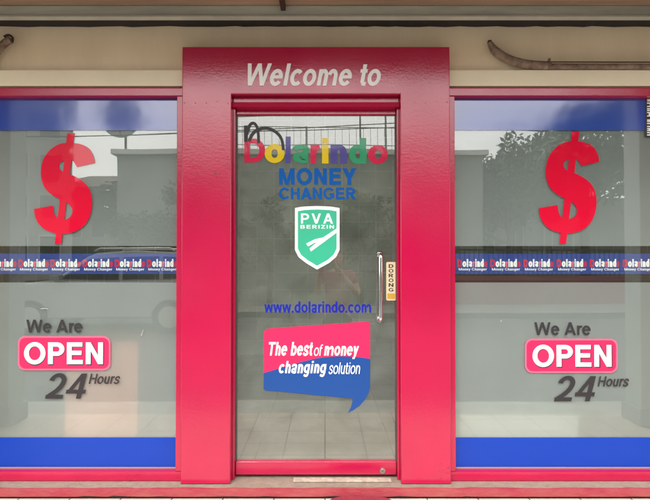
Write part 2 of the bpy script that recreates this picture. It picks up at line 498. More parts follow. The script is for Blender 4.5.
# ------------------------------------------------------------------ lettering
# sign writer's grotesque, drawn stroke by stroke (cap height 1, t = stem width)
def G_rect(x0, x1, y0, y1): return [(x0, y0), (x1, y0), (x1, y1), (x0, y1)]
def G_dia(x0, y0, x1, y1, w): return [(x0 - w / 2, y0), (x0 + w / 2, y0), (x1 + w / 2, y1), (x1 - w / 2, y1)]
def G_arc(cx, cy, rx, ry, t, v, a0, a1, n=14):
    o, i = [], []
    for k in range(n + 1):
        a = R(a0 + (a1 - a0) * k / n)
        o.append((cx + rx * math.cos(a), cy + ry * math.sin(a)))
        i.append((cx + (rx - t) * math.cos(a), cy + (ry - v) * math.sin(a)))
    return o + i[::-1]
def G_rib(ctrl, t, v=None, n=8):
    c = [ctrl[0]] + list(ctrl) + [ctrl[-1]]
    p = []
    for i in range(1, len(c) - 2):
        for k in range(n):
            u = k / n
            p.append(tuple(0.5 * (2 * c[i][j] + (c[i + 1][j] - c[i - 1][j]) * u + (2 * c[i - 1][j] - 5 * c[i][j] + 4 * c[i + 1][j] - c[i + 2][j]) * u * u
                     + (-c[i - 1][j] + 3 * c[i][j] - 3 * c[i + 1][j] + c[i + 2][j]) * u ** 3) for j in (0, 1)))
    p.append(tuple(ctrl[-1]))
    v = v or t
    l, r = [], []
    for i, q in enumerate(p):
        a, b = p[max(0, i - 1)], p[min(len(p) - 1, i + 1)]
        dx, dy = b[0] - a[0], b[1] - a[1]
        k = math.hypot(dx, dy) or 1
        nx, ny = -dy / k * t / 2, dx / k * v / 2
        l.append((q[0] + nx, q[1] + ny)); r.append((q[0] - nx, q[1] - ny))
    return l + r[::-1]
def glyph(ch, t):
    """-> (list of outlines, advance)"""
    v = t * 0.86
    q = G_rect; A = G_arc; D = G_dia; B = G_rib
    xh = 0.74
    def ring(cx, cy, rx, ry): return [A(cx, cy, rx, ry, t, v, 90, 270), A(cx, cy, rx, ry, t, v, -90, 90)]
    def h(k): return k * t
    if ch == ' ': return [], 0.36
    if ch == '.': return [q(.07, .07 + t, 0, v * 1.05)], .14 + t
    if ch == 'O': return ring(.54, .5, .50, .515), 1.08
    if ch == 'C': return [A(.52, .5, .48, .515, t, v, 90, 325), A(.52, .5, .48, .515, t, v, 35, 90)], .98
    if ch == 'G': return [A(.54, .5, .50, .515, t, v, 90, 325), A(.54, .5, .50, .515, t, v, 38, 90), q(.98 - t, .98, .12, .54), q(.56, .98 - t, .54 - v, .54)], 1.06
    if ch == 'D': return [q(.08, .08 + t, 0, 1), q(.08 + t, .45, 1 - v, 1), q(.08 + t, .45, 0, v), A(.45, .5, .47, .5, t, v, -90, 90)], .98
    if ch == 'E': return [q(.08, .08 + t, 0, 1), q(.08 + t, .80, 1 - v, 1), q(.08 + t, .76, .52 - v / 2, .52 + v / 2), q(.08 + t, .82, 0, v)], .88
    if ch == 'H': return [q(.08, .08 + t, 0, 1), q(.86 - t, .86, 0, 1), q(.08 + t, .86 - t, .52 - v / 2, .52 + v / 2)], .94
    if ch == 'I': return [q(.08, .08 + t, 0, 1)], .16 + t
    if ch == 'N': return [q(.08, .08 + t, 0, 1), q(.88 - t, .88, 0, 1), [(.08 + t, 1), (.88 - t, .0), (.88 - t, .0 + t * 1.5), (.08 + t, 1)][:0] or [(.08 + t * .02, 1), (.08 + t, 1), (.88 - t * .02, 0), (.88 - t, 0)]], .96
    if ch == 'M': return [q(.08, .08 + t * .92, 0, 1), q(1.06 - t * .92, 1.06, 0, 1), [(.09, 1), (.10 + t, 1), (.57 + t * .38, 0), (.57 - t * .38, 0)], [(1.05, 1), (1.04 - t, 1), (.57 - t * .38, 0), (.57 + t * .38, 0)]], 1.14
    if ch == 'P': return [q(.08, .08 + t, 0, 1), q(.08 + t, .50, 1 - v, 1), q(.08 + t, .50, .38, .38 + v), A(.50, .69, .34, .31, t, v, -90, 90)], .88
    if ch == 'R': return [q(.08, .08 + t, 0, 1), q(.08 + t, .52, 1 - v, 1), q(.08 + t, .52, .42, .42 + v), A(.52, .71, .34, .29, t, v, -90, 90), D(.80, 0, .50, .45, t * 1.2)], .96
    if ch == 'B': return [q(.08, .08 + t, 0, 1), q(.08 + t, .52, 1 - v, 1), q(.08 + t, .54, .52 - v / 2, .52 + v / 2), q(.08 + t, .54, 0, v), A(.52, .74, .30, .26, t, v, -90, 90), A(.54, .275, .33, .275, t, v, -90, 90)], .94
    if ch == 'A': return [D(.02 + t * .55, 0, .48, 1, t * 1.1), D(.94 - t * .55, 0, .48, 1, t * 1.1), q(.24, .72, .22, .22 + v)], .96
    if ch == 'V': return [D(.46, 0, .02 + t * .55, 1, t * 1.1), D(.46, 0, .90 - t * .55, 1, t * 1.1)], .92
    if ch == 'W': return [D(.30 + t * .2, 0, .02 + t * .5, 1, t), D(.30 + t * .2, 0, .66, 1, t), D(1.02 - t * .2, 0, .66, 1, t), D(1.02 - t * .2, 0, 1.30 - t * .5, 1, t)], 1.32
    if ch == 'Y': return [q(.46 - t / 2, .46 + t / 2, 0, .44), D(.46, .42, .02 + t * .55, 1, t * 1.15), D(.46, .42, .90 - t * .55, 1, t * 1.15)], .92
    if ch == 'Z': return [q(.05, .78, 1 - v, 1), q(.05, .80, 0, v), D(.06 + t * .6, v * .5, .76 - t * .6, 1 - v * .5, t * 1.2)], .84
    if ch == 'T': return [q(.02, .80, 1 - v, 1), q(.41 - t / 2, .41 + t / 2, 0, 1 - v)], .82
    if ch == 'S': return [B([(.74, .70), (.62, .92), (.40, .95), (.17, .85), (.18, .64), (.42, .52), (.66, .42), (.68, .18), (.42, .05), (.18, .10), (.09, .30)], t)], .84
    if ch == '2': return [A(.37, .68, .33, .335, t, v, 0, 172), B([(.70 - t / 2, .69), (.64 - t / 2, .50), (.40, .30), (.17, v * .7)], t * 1.05, v * 1.1), q(.06, .72, 0, v)], .78
    if ch == '4': return [q(.46, .46 + t, 0, 1), q(.02, .76, .20, .20 + v), D(.05 + t * .4, .20 + v * .4, .50 + t * .1, 1, t * .95)], .80
    if ch == 'o': return ring(.37, xh / 2, .345, xh / 2 + .012), .74
    if ch == 'c': return [A(.36, xh / 2, .335, xh / 2 + .012, t, v, 90, 318), A(.36, xh / 2, .335, xh / 2 + .012, t, v, 42, 90)], .68
    if ch == 'e': return [A(.36, xh / 2, .335, xh / 2 + .012, t, v, 0, 180), A(.36, xh / 2, .335, xh / 2 + .012, t, v, 180, 325), q(.10, .69, xh * .44, xh * .44 + v * .85)], .72
    if ch == 'a': return [B([(.09, xh * .72), (.20, xh - v * .42), (.36, xh - v * .4), (.58 - t * .2, xh - v * .75), (.60 - t * .5, xh * .55)], v * .98), q(.60 - t, .60, .0, xh * .62),
                          A(.32, .215, .28, .23, t * .98, v * .95, 90, 270), B([(.32, .445 - v * .48), (.46, .44 - v * .4), (.60 - t * .3, .50 - v * .5)], v * .9), B([(.32, -.012 + v * .46), (.45, .05), (.60 - t * .5, .17)], v * .95)], .68
    if ch == 'd': return [q(.66 - t, .66, 0, 1)] + ring(.36, xh / 2, .325, xh / 2 + .012), .74
    if ch == 'b': return [q(.08, .08 + t, 0, 1)] + ring(.38, xh / 2, .325, xh / 2 + .012), .74
    if ch == 'g': return [q(.66 - t, .66, -.02, xh), B([(.66 - t / 2, .0), (.60 - t / 2, -.16), (.36, -.27 + v / 2 * .6), (.12, -.14)], v * 1.02)] + ring(.36, xh / 2 + .01, .325, xh / 2 + .0), .74
    if ch == 'h': return [q(.08, .08 + t, 0, 1), q(.64 - t, .64, 0, xh * .58), A(.36, xh * .58, .28, xh * .42 + .012, t, v, 0, 165)], .70
    if ch == 'n': return [q(.08, .08 + t, 0, xh), q(.64 - t, .64, 0, xh * .58), A(.36, xh * .58, .28, xh * .42 + .012, t, v, 0, 165)], .70
    if ch == 'u': return [q(.62 - t, .62, 0, xh), q(.07, .07 + t, xh * .42, xh), A(.35, xh * .42, .28, xh * .42 + .012, t, v, 180, 345)], .69
    if ch == 'm': return [q(.08, .08 + t, 0, xh), q(.60 - t, .60, 0, xh * .58), A(.35, xh * .58, .25, xh * .42 + .012, t, v, 0, 165), q(1.10 - t, 1.10, 0, xh * .58), A(.85 - t * .1, xh * .58, .25 + t * .1, xh * .42 + .012, t, v, 0, 165)], 1.17
    if ch == 'r': return [q(.08, .08 + t, 0, xh), B([(.08 + t * .6, xh * .55), (.22 + t * .2, xh - v * .75), (.47, xh - v * .42)], v * 1.05)], .46
    if ch == 'i': return [q(.08, .08 + t, 0, xh), q(.08, .08 + t, 1 - v * .9, 1)], .16 + t
    if ch == 'l': return [q(.08, .08 + t, 0, 1)], .16 + t
    if ch == 't': return [q(.12, .12 + t, v * .8, .96), q(.02, .40, xh - v * .9, xh), B([(.12 + t / 2, v * 1.1), (.17 + t / 2, v * .5), (.42, v * .46)], t * .8, v)], .44
    if ch == 'f': return [q(.10, .10 + t, 0, .82), q(.02, .40, xh - v * .9, xh), B([(.10 + t / 2, .76), (.16 + t / 2, .93), (.42, 1 - v * .42)], t * .9, v)], .42
    if ch == 's': return [B([(.58, xh * .70), (.46, xh - v * .42), (.30, xh - v * .36), (.12 + t * .2, xh * .78), (.22, xh * .56), (.44, xh * .44), (.56 - t * .1, xh * .22), (.36, v * .36), (.20, v * .42), (.06, xh * .26)], v)], .65
    if ch == 'y': return [D(.34, .0, .02 + t * .52, xh, t), D(.20, -.27, .64 - t * .52, xh, t * .98), q(.06, .20, -.27, -.27 + v * .8)], .66
    if ch == 'w': return [D(.24 + t * .1, 0, .02 + t * .48, xh, t * .9), D(.24 + t * .1, 0, .49, xh, t * .9), D(.74 - t * .1, 0, .49, xh, t * .9), D(.74 - t * .1, 0, .96 - t * .48, xh, t * .9)], .98
    if ch == 'k': return [q(.08, .08 + t, 0, 1), D(.30, .38, .56, xh, t), D(.62, 0, .30, .40, t)], .68
    raise KeyError(ch)

def text_bm(mb, body, box, Y, depth=0.0012, shear=0.0, weight=0.24, space=1.0, mi=0):
    """lettering fitted in a photo-pixel box (x0, x1, top, bottom) on the plane y = Y"""
    polys, x = [], 0.0
    for ch in body:
        g, adv = glyph(ch, weight)
        for p in g: polys.append([(a + x + shear * b, b) for a, b in p])
        x += adv * space if space < 1.01 else adv + (space - 1) * 0.7
    xs = [a for p in polys for a, b in p]; ys = [b for p in polys for a, b in p]
    x0, x1, y0, y1 = min(xs), max(xs), min(ys), max(ys)
    a, b = X(box[0], Y), X(box[1], Y)
    t, u = Z(box[2], Y), Z(box[3], Y)
    for k, p in enumerate(polys):
        q = [(a + (m - x0) / (x1 - x0) * (b - a), u + (n - y0) / (y1 - y0) * (t - u)) for m, n in p]
        r = [q[0]]
        for w_ in q[1:]:
            if math.hypot(w_[0] - r[-1][0], w_[1] - r[-1][1]) > 1e-6: r.append(w_)
        e = (k % 6) * 0.00003
        mb.prism(r, Y - depth * 0.7 - e, Y - e * 0.5 - (0.00001 if e else 0), mi=mi)
    return mb

def lettering(name, body, box, Y, m, parent, label=None, **k):
    mb = MB()
    text_bm(mb, body, box, Y, **k)
    o = mb.build(name, m, parent)
    if label: o['label'] = label
    return o

def P(pts, Y):
    """photo-pixel outline -> (x, z) outline on the plane y = Y"""
    return [(lambda p: (p.x, p.z))(at(a, b, Y)) for a, b in pts]

def smooth_poly(pts, it=2, closed=True):
    """Chaikin corner cutting"""
    for _ in range(it):
        q = []
        n = len(pts)
        for i in range(n):
            a, b = pts[i], pts[(i + 1) % n]
            q.append((a[0] * .75 + b[0] * .25, a[1] * .75 + b[1] * .25))
            q.append((a[0] * .25 + b[0] * .75, a[1] * .25 + b[1] * .75))
        pts = q
    return pts

def rounded(x0, x1, y0, y1, r, n=8):
    q = []
    for cx, cy_, a0 in ((x1 - r, y0 + r, -90), (x1 - r, y1 - r, 0), (x0 + r, y1 - r, 90), (x0 + r, y0 + r, 180)):
        for k in range(n + 1):
            a = R(a0 + 90 * k / n)
            q.append((cx + r * math.cos(a), cy_ + r * math.sin(a)))
    return q

# ================================================================== THE GROUND
def struct(name, mb, m):
    o = mb.build(name, m)
    o['kind'] = 'structure'
    return o

GROUND = -0.30
struct('ground', MB().box(-300, 300, -300, 300, GROUND - 1.0, GROUND - 0.02), M['earth'])
struct('road', MB().box(-120, 120, -9.6, -2.1, GROUND - 0.015, GROUND), M['asphalt'])
struct('sidewalk', MB().box(-120, 120, -2.1, -1.13, GROUND - 0.2, GROUND + 0.12, 0.01), M['kerb'])
struct('opposite_sidewalk', MB().box(-120, 120, -12.3, -9.6, GROUND - 0.2, GROUND + 0.14, 0.015), M['paving'])
struct('porch_floor', MB().box(-5.2, 5.2, -1.13, -0.052, -0.14, 0.0, 0.006), M['floor'])
struct('room_floor', MB().box(-4.9, 4.9, 0.20, 3.4, -0.10, 0.035), M['roomfloor'])

# ================================================================== SHOPFRONT
YF = 0.0          # front face of the red portal
YW = 0.06         # beige wall plane
YFR = 0.035       # front face of the window frames
YG = 0.075        # front face of the window glass
YD = 0.075        # front face of the door leaf
YDG = 0.090       # front face of the door glass
PL = 0.045        # top of the plinth

# beige wall, from the ledge up, and both outer ends
zt_led, zb_led = Z(70, YW - 0.02), Z(86, YW - 0.02)
z_fr_top = Z(87.5, YFR)
xL0, xL1 = X(-48, YFR), X(182, YFR)
xR0, xR1 = X(449.5, YFR), X(700, YFR)
z_soffit = Z(5, -0.06)
wall = empty('building_wall', 'beige painted plaster wall above the red shop windows and portal', 'wall', (0, YW, 0))
mb = MB()
mb.box(-5.2, 5.2, YW, YW + 0.14, z_fr_top, 3.9)
mb.box(-5.2, xL0, YW, YW + 0.14, -0.1, z_fr_top - 0.0)
mb.box(xR1, 5.2, YW, YW + 0.14, -0.1, z_fr_top - 0.0)
mb.build('plaster', M['beige'], wall)
mb = MB().box(-5.0, X(182.3, YW - 0.02), YW - 0.022, YW - 0.001, zb_led, zt_led, 0.004)
mb.build('ledge', M['ledge'], wall)
mb = MB().box(X(449.7, YW - 0.02), 5.0, YW - 0.022, YW - 0.001, zb_led, zt_led, 0.004)
mb.build('ledge', M['ledge'], wall)

# roof over the porch: wooden soffit, battens, grey green beam
eave = empty('porch_roof', 'brown boarded porch roof with a grey green metal beam along the wall', 'roof', (0, -0.5, z_soffit))
mb = MB()
for k in range(7):
    y1 = -0.012 - k * 0.112
    mb.box(-5.3, 5.3, y1 - 0.108, y1, z_soffit, z_soffit + 0.02, 0.002)
mb.box(-5.3, 5.3, -0.80, -0.012, z_soffit + 0.0201, z_soffit + 0.05)
mb.build('soffit', M['brown'], eave)
for xx in (X(282, -0.12), X(282, -0.12) - 1.9, X(282, -0.12) + 1.9, X(282, -0.12) - 3.8, X(282, -0.12) + 3.8):
    MB().box(xx - 0.012, xx + 0.012, -0.79, -0.062, z_soffit - 0.03, z_soffit - 0.001, 0.003).build('batten', M['darkbrown'], eave)
MB().box(-5.3, 5.3, -0.058, YW - 0.002, Z(15.2, -0.058), z_soffit - 0.001, 0.004).build('beam', M['beam'], eave)
MB().box(-5.3, 5.3, -0.066, -0.03, Z(16.9, -0.066), Z(15.0, -0.066) - 0.0005, 0.002).build('lip', M['lip'], eave)
# ragged black strip standing in for the shade in the gap under the beam
mb = MB()
zg0 = Z(16.9, -0.02)
random.seed(3)
x = -5.2
top, bot = [], []
while x < 5.2:
    bot.append((x, Z(19.5 + random.uniform(-0.5, 0.7), -0.02)))
    x += random.uniform(0.03, 0.12)
mb.prism([(-5.2, zg0)] + bot + [(5.2, zg0)], -0.02, YW - 0.003)
mb.build('seal_or_shade_strip', M['black'], eave)
MB().box(-5.35, 5.35, -0.84, -0.80, z_soffit - 0.03, z_soffit + 0.16, 0.006).build('fascia', M['beam'], eave)
mb = MB()
mb.prism([(-0.0, 0.0)] * 0 or [(-5.35, z_soffit + 0.06), (5.35, z_soffit + 0.06), (5.35, z_soffit + 0.09), (-5.35, z_soffit + 0.09)], -0.88, YW - 0.003)
mb.build('roof_sheet', M['beam'], eave)

# porch columns
for sx in (-1, 1):
    c = empty('porch_column', ('pale grey square column at the porch edge left of the entrance' if sx < 0 else 'pale grey square column at the porch edge right of the entrance'), 'column', (sx * 2.36, -0.98, 0), group='columns along the porch edge')
    x0, x1 = sorted((sx * 2.22, sx * 2.50))
    MB().box(x0, x1, -1.04, -0.85, 0.001, z_soffit + 0.2, 0.01).build('shaft', M['column'], c)
    MB().box(x0 - 0.02, x1 + 0.02, -1.06, -0.83, 0.0005, 0.12, 0.006).build('base', M['kerb'], c)

# plinth (low painted step under the shopfront)
pl = empty('plinth', 'low red painted step with dirty concrete top under the shopfront', 'step', (0, 0, 0))
random.seed(11)
def ragged_top():
    mb = MB()
    mb.box(-5.1, 5.1, -0.035, 0.20, 0.0, PL - 0.002)
    return mb
ragged_top().build('top', M['concrete'], pl)
mb = MB()
# the red nosing, with a worn, slightly wavy upper edge
x = -5.1
pts = []
while x < 5.1:
    pts.append((x, PL - 0.001 + random.uniform(-0.0025, 0.0025)))
    x += random.uniform(0.02, 0.10)
pts2 = [(-5.1, 0.007)]
x = -5.1
low = []
while x < 5.1:
    low.append((x, 0.006 + max(0, random.gauss(0, 0.0022))))
    x += random.uniform(0.02, 0.12)
mb.prism(pts + [(5.1, PL)] + [(5.1, 0.007)] + low[::-1], -0.05, -0.0352)
mb.build('nosing', M['redworn'], pl)
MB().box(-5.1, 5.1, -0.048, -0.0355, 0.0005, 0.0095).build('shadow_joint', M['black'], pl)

# ------------------------------------------------------------------ red portal
portal = empty('door_portal', 'broad glossy red portal around the glass door reading Welcome to', 'doorway', (0, 0, PL))
xo0, xi0, xi1, xo1 = X(181.5, YF), X(230.8, YF), X(400.8, YF), X(450.3, YF)
z_head, z_top = Z(94, YF), Z(46.8, YF)
def portal_mesh():
    mb = MB()
    pts = [(xo0, PL + 0.001), (xi0, PL + 0.001), (xi0, z_head), (xi1, z_head), (xi1, PL + 0.001), (xo1, PL + 0.001), (xo1, z_top), (xo0, z_top)]
    mb.prism(pts, YF, 0.155, bev=0.0045)
    return mb
portal_mesh().build('surround', M['red'], portal)
# worn grey feet where the paint has gone
lettering('welcome_lettering', 'Welcome to', (247.5, 381, 63.5, 86), YF - 0.0012, M['vpanel'], portal, weight=0.20, shear=0.22, depth=0.003)

random.seed(5)
for a_, b_ in ((184.5, 228), (404, 447)):
    for k in range(5):
        p = at(a_ + (b_ - a_) * k / 4, 102.5 + random.uniform(-1, 1), YF)
        MB().disc((p.x, YF - 0.0004, p.z), random.uniform(0.0015, 0.003), (0, -1, 0), 0.0012, n=10).build('nail_head', M['chip'], portal)

# ------------------------------------------------------------------ door
door = empty('glass_door', 'red framed glass door under the Welcome to header, with coloured lettering', 'door', ((xi0 + xi1) / 2, YD, PL))
# fixed frame in the opening
mb = MB()
fr = empty('door_frame', 'dark red fixed door frame set in the portal above and beside the glass door', 'door frame', ((xi0 + xi1) / 2, 0.055, PL))
MB().box(xi0 + 0.0008, xi1 - 0.0008, 0.045, 0.1545, Z(107.3, 0.045), z_head - 0.001, 0.003).build('head', M['red'], fr)
# sloped weather bar that catches the sky
mb = MB()
z1, z2 = Z(107.0, 0.03), Z(101.6, 0.035)
v = [(0.044, z2), (0.030, z2 - 0.004), (0.024, z1), (0.044, z1)]
bm = mb.bm
a = [bm.verts.new((xi0 + 0.001, y, z)) for y, z in v]
b = [bm.verts.new((xi1 - 0.001, y, z)) for y, z in v]
bm.faces.new(a); bm.faces.new(b[::-1])
for i in range(4):
    bm.faces.new((a[i], b[i], b[(i + 1) % 4], a[(i + 1) % 4]))
mb.build('drip_bar', M['red'], fr)
for x0, x1 in ((xi0 + 0.0008, xi0 + 0.012), (xi1 - 0.012, xi1 - 0.0008)):
    MB().box(x0, x1, 0.050, 0.1548, PL + 0.001, Z(107.4, 0.045), 0.001).build('jamb', M['red'], fr)
# leaf
xa, xb = xi0 + 0.014, xi1 - 0.014
zt, zb = Z(107.8, YD), Z(474.6, YD)
gt, gb = Z(114.5, YD), Z(461.5, YD)
mb = MB().box(xa, xb, YD, YD + 0.035, gt, zt, 0.003)
mb.build('top_rail', M['red'], door)
mb = MB().box(xa, xb, YD - 0.004, YD + 0.035, zb, gb, 0.006, seg=3)
mb.build('bottom_rail', M['red'], door)
MB().box(xa, X(235.3, YD), YD + 0.002, YD + 0.035, gb + 0.0005, gt - 0.0005, 0.002).build('stile', M['edge'], door)
MB().box(X(396.6, YD), xb, YD + 0.002, YD + 0.035, gb + 0.0005, gt - 0.0005, 0.002).build('stile', M['edge'], door)
MB().box(X(235.3, YD) + 0.0005, X(396.6, YD) - 0.0005, YDG, YDG + 0.006, gb + 0.0008, gt - 0.0008).build('glass_pane', M['doorglass'], door)
# lock in the bottom rail
lk = at(382.5, 470.5, YD - 0.004)
lock = MB().disc((lk.x, lk.y - 0.003, lk.z), 0.0145, (0, -1, 0), 0.006).disc((lk.x, lk.y - 0.0075, lk.z), 0.009, (0, -1, 0), 0.003).build('lock', M['steel'], door)
MB().box(lk.x - 0.0012, lk.x + 0.0012, lk.y - 0.0098, lk.y - 0.0091, lk.z - 0.005, lk.z + 0.005).build('keyhole', M['black'], lock)
# pull handle (D bar) standing off the glass
YH = YDG - 0.055
hx = X(380.6, YH)
zt_, zb_ = Z(254, YH), Z(321, YH)
pts = [(hx, YDG - 0.003, zt_)]
for k in range(7):
    a = R(90 * k / 6)
    pts.append((hx, YDG - 0.035 - 0.020 * math.sin(a), zt_ - 0.0 - 0.020 * (1 - math.cos(a)) + 0.0))
for k in range(7):
    a = R(90 - 90 * k / 6)
    pts.append((hx, YDG - 0.035 - 0.020 * math.sin(a), zb_ + 0.020 * (1 - math.cos(a))))
pts.append((hx, YDG - 0.003, zb_))
hd = MB().tube(pts, 0.0105, n=20).build('pull_handle', M['chrome'], door)
for z in (zt_, zb_):
    MB().disc((hx, YDG - 0.0035, z), 0.017, (0, -1, 0), 0.005).build('rose', M['chrome'], hd)
# threshold under the door
MB().box(X(293.5, 0.03), X(391, 0.03), 0.022, 0.068, PL + 0.0005, PL + 0.005, 0.002).build('threshold', M['cream'], fr)

YDL = YDO = YDG - 0.0003        # lettering, badge and speech bubble sit on the outer face of the door glass
# coloured letters
for ch, box, m, lab in (('D', (244, 265, 138.5, 162.5), 'lred', 'rose pink letter D'), ('o', (264.5, 284.5, 144, 163), 'lyel', 'yellow first letter o'),
                   ('l', (285.5, 290.5, 136.5, 163), 'lpur', 'violet letter l'), ('a', (292, 309, 144.5, 163.5), 'lgrn', 'green letter a'),
                   ('r', (310.5, 320.5, 144.5, 163.5), 'lred', 'rose pink letter r'), ('i', (322, 328.5, 138, 163.5), 'lyel', 'yellow letter i'),
                   ('n', (330.5, 347, 144.5, 163.5), 'lpur', 'violet letter n'), ('d', (349, 367, 138, 164), 'lgrn', 'green letter d'),
                   ('o', (368, 388, 145, 164), 'lred', 'rose pink last letter o')):
    lettering('logo_letter', ch, box, YDL, M[m], door, label=lab, weight=0.235)
lettering('money_lettering', 'MONEY', (279, 356.5, 168, 185), YDL, M['vblue'], door, weight=0.25)
lettering('changer_lettering', 'CHANGER', (279, 356, 187.5, 199.5), YDL, M['vblue'], door, weight=0.22)
# charcoal swirl above the first letters
def stroke(mb, pts, w, Y, d=0.0012, mi=0):
    """flat ribbon along photo-pixel points, w = half width (px) per point"""
    n = len(pts)
    ws = w if isinstance(w, (list, tuple)) else [w] * n
    l, r = [], []
    for i, p in enumerate(pts):
        a = pts[max(0, i - 1)]; b = pts[min(n - 1, i + 1)]
        dx, dy = b[0] - a[0], b[1] - a[1]
        k = math.hypot(dx, dy) or 1
        nx, ny = -dy / k, dx / k
        l.append((p[0] + nx * ws[i], p[1] + ny * ws[i])); r.append((p[0] - nx * ws[i], p[1] - ny * ws[i]))
    mb.prism(P(l + r[::-1], Y), Y - d, Y, mi=mi)
def arc_pts(ctrl, n=8):
    """Catmull-Rom through control points"""
    c = [ctrl[0]] + list(ctrl) + [ctrl[-1]]
    o = []
    for i in range(1, len(c) - 2):
        for k in range(n):
            t = k / n
            o.append(tuple(0.5 * (2 * c[i][j] + (c[i + 1][j] - c[i - 1][j]) * t + (2 * c[i - 1][j] - 5 * c[i][j] + 4 * c[i + 1][j] - c[i + 2][j]) * t * t
                     + (-c[i - 1][j] + 3 * c[i][j] - 3 * c[i + 1][j] + c[i + 2][j]) * t ** 3) for j in (0, 1)))
    o.append(tuple(ctrl[-1]))
    return o
mb = MB()
Ys = YDO
stroke(mb, [(245.6, 125.5), (245.8, 142)], [1.7, 1.7], Ys)
p = arc_pts([(247, 134), (249.5, 125.5), (253, 123), (256.5, 126), (258.2, 134), (258.6, 143)])
stroke(mb, p, 1.35, Ys - 0.0013)
p = arc_pts([(249, 141), (253, 133), (260, 128.8), (268, 128.3), (276, 132), (281.5, 139), (283.5, 150)])
stroke(mb, p, 1.4, Ys - 0.0027)
mb.build('logo_swirl', M['vgrey'], door)

# shield badge
sh = [(295, 208), (303, 206.6), (317, 206), (331, 206.6), (339.5, 208), (339.5, 250), (336, 257), (329, 263), (317, 269.5), (306, 263), (298.5, 257), (295, 250)]
badge = MB().prism(P(sh, YDO), YDO - 0.0012, YDO).build('shield_badge', M['vwhite'], door, )
cx, cyy = 317.2, 236.5
def shrink(pts, kx, ky): return [(cx + (a - cx) * kx, cyy + (b - cyy) * ky) for a, b in pts]
MB().prism(P(shrink(sh, 0.87, 0.885), YDO), YDO - 0.0026, YDO - 0.0014).build('field', M['vgreen'], badge)
lettering('badge_lettering', 'PVA', (301, 333, 213.5, 223.6), YDO - 0.0028, M['vwhite'], badge, weight=0.19, space=1.25)
lettering('badge_small_lettering', 'BERIZIN', (300.5, 334, 225, 228.6), YDO - 0.0028, M['vwhite'], badge, weight=0.20, space=1.2)
mb = MB()
tong = [(337.5, 228), (337.5, 232), (322, 243.5), (311, 251.5), (309.5, 248.5), (316, 243), (315.4, 242.4), (308, 246.5), (306.2, 243.6), (315, 239.2), (323, 237.5)]
mb.prism(P(tong, YDO), YDO - 0.0040, YDO - 0.0028)
mb.build('badge_emblem', M['vwhite'], badge)

lettering('web_lettering', 'www.dolarindo.com', (264.5, 371, 301.5, 313), YDL, M['vnavy'], door, weight=0.19)

# speech bubble
def bp_(pts): return [(250 + a / 4.546, 310 + b / 4.546) for a, b in pts]
wave = [(63, 286), (105, 274), (150, 260), (200, 245), (250, 232), (300, 220), (350, 213), (400, 210), (450, 211), (500, 215), (546, 222)]
topb = bp_([(63, 105), (68, 92), (80, 85), (200, 76), (350, 66), (535, 52), (546, 60)] + wave[::-1])
botb = bp_(wave + [(546, 345), (540, 375), (525, 405), (500, 434), (470, 455), (445, 468), (458, 445), (466, 420), (466, 402), (330, 390), (200, 377), (70, 366), (62, 358)])
bub = MB().prism(P(botb, YDO), YDO - 0.0012, YDO).build('speech_bubble', M['vbubble'], door)
MB().prism(P(topb, YDO), YDO - 0.0012, YDO).build('bubble_top', M['vpink'], bub)
YB = YDO - 0.0030
for nm, body, box, k in (('slogan_lettering', 'The best', (269, 313, 342, 356), dict(weight=0.21, shear=0.2)),
                     ('slogan_lettering', 'of', (314, 323, 344.5, 356), dict(weight=0.13, shear=0.2)),
                     ('slogan_lettering', 'money', (324, 359, 346, 359), dict(weight=0.21, shear=0.2)),
                     ('slogan_lettering', 'changing', (279, 326.5, 361, 377), dict(weight=0.21, shear=0.2)),
                     ('slogan_lettering', 'solution', (328.5, 360, 362.5, 374.3), dict(weight=0.13, shear=0.2))):
    lettering(nm, body, box, YB, M['vwhite'], bub, **k)

# push sticker (outside of the glass, right of the handle)
Yp = YDG - 0.0004
ps = MB().prism(P(rounded(386.2, 396.2, 262, 300.5, 1.6), Yp), Yp - 0.001, Yp).build('push_sticker', M['sticker'], door)
mb = MB()
for i, ch in enumerate('DORONG'):
    y0 = 264.2 + i * 4.75
    text_bm(mb, ch, (388.6, 393.4, y0, y0 + 3.7), Yp - 0.0011, weight=0.22, depth=0.0006)
mb.build('sticker_lettering', M['vgrey'], ps)
MB().prism(P(rounded(387.4, 395, 293.4, 299, 0.8), Yp), Yp - 0.0016, Yp - 0.0011).build('sticker_foot', M['gold'], ps)

# ------------------------------------------------------------------ windows
DOLLAR = dict(
    S=[(467, 226), (462, 203), (448, 180), (425, 167), (392, 162), (357, 166), (328, 184), (307, 213), (299, 250), (302, 283), (316, 311), (340, 331), (372, 347), (388, 358),
       (397, 378), (388, 398), (368, 405), (350, 400), (340, 386), (336, 361),
       (277, 371), (283, 402), (302, 429), (330, 444), (368, 450), (408, 441), (436, 420), (452, 390), (458, 352), (452, 315), (434, 288), (404, 268), (374, 256), (358, 246), (355, 232), (364, 221), (380, 216), (398, 219), (411, 239)],
    B=[(381, 132), (404, 131), (362, 482), (342, 482)])
def dollar(parent, ox, oy, kx, ky, Y):
    """ox, oy = pixel of the sign's top left"""
    def q(pts): return [(ox + (a - 277) / 190.0 * kx, oy + (b - 131) / 351.0 * ky) for a, b in pts]
    raw = DOLLAR['S']
    up = arc_pts(raw[:20], 5)[:-1] + [raw[19]]
    lo = arc_pts(raw[20:], 5)
    S_ = q(up + lo)
    # soften all but the two flat terminals
    mb = MB()
    mb.prism(P(S_, Y), Y - 0.0010, Y)
    mb.prism(P(q(DOLLAR['B']), Y), Y - 0.0013, Y - 0.0001)
    return mb.build('dollar_sign', M['vred'], parent)

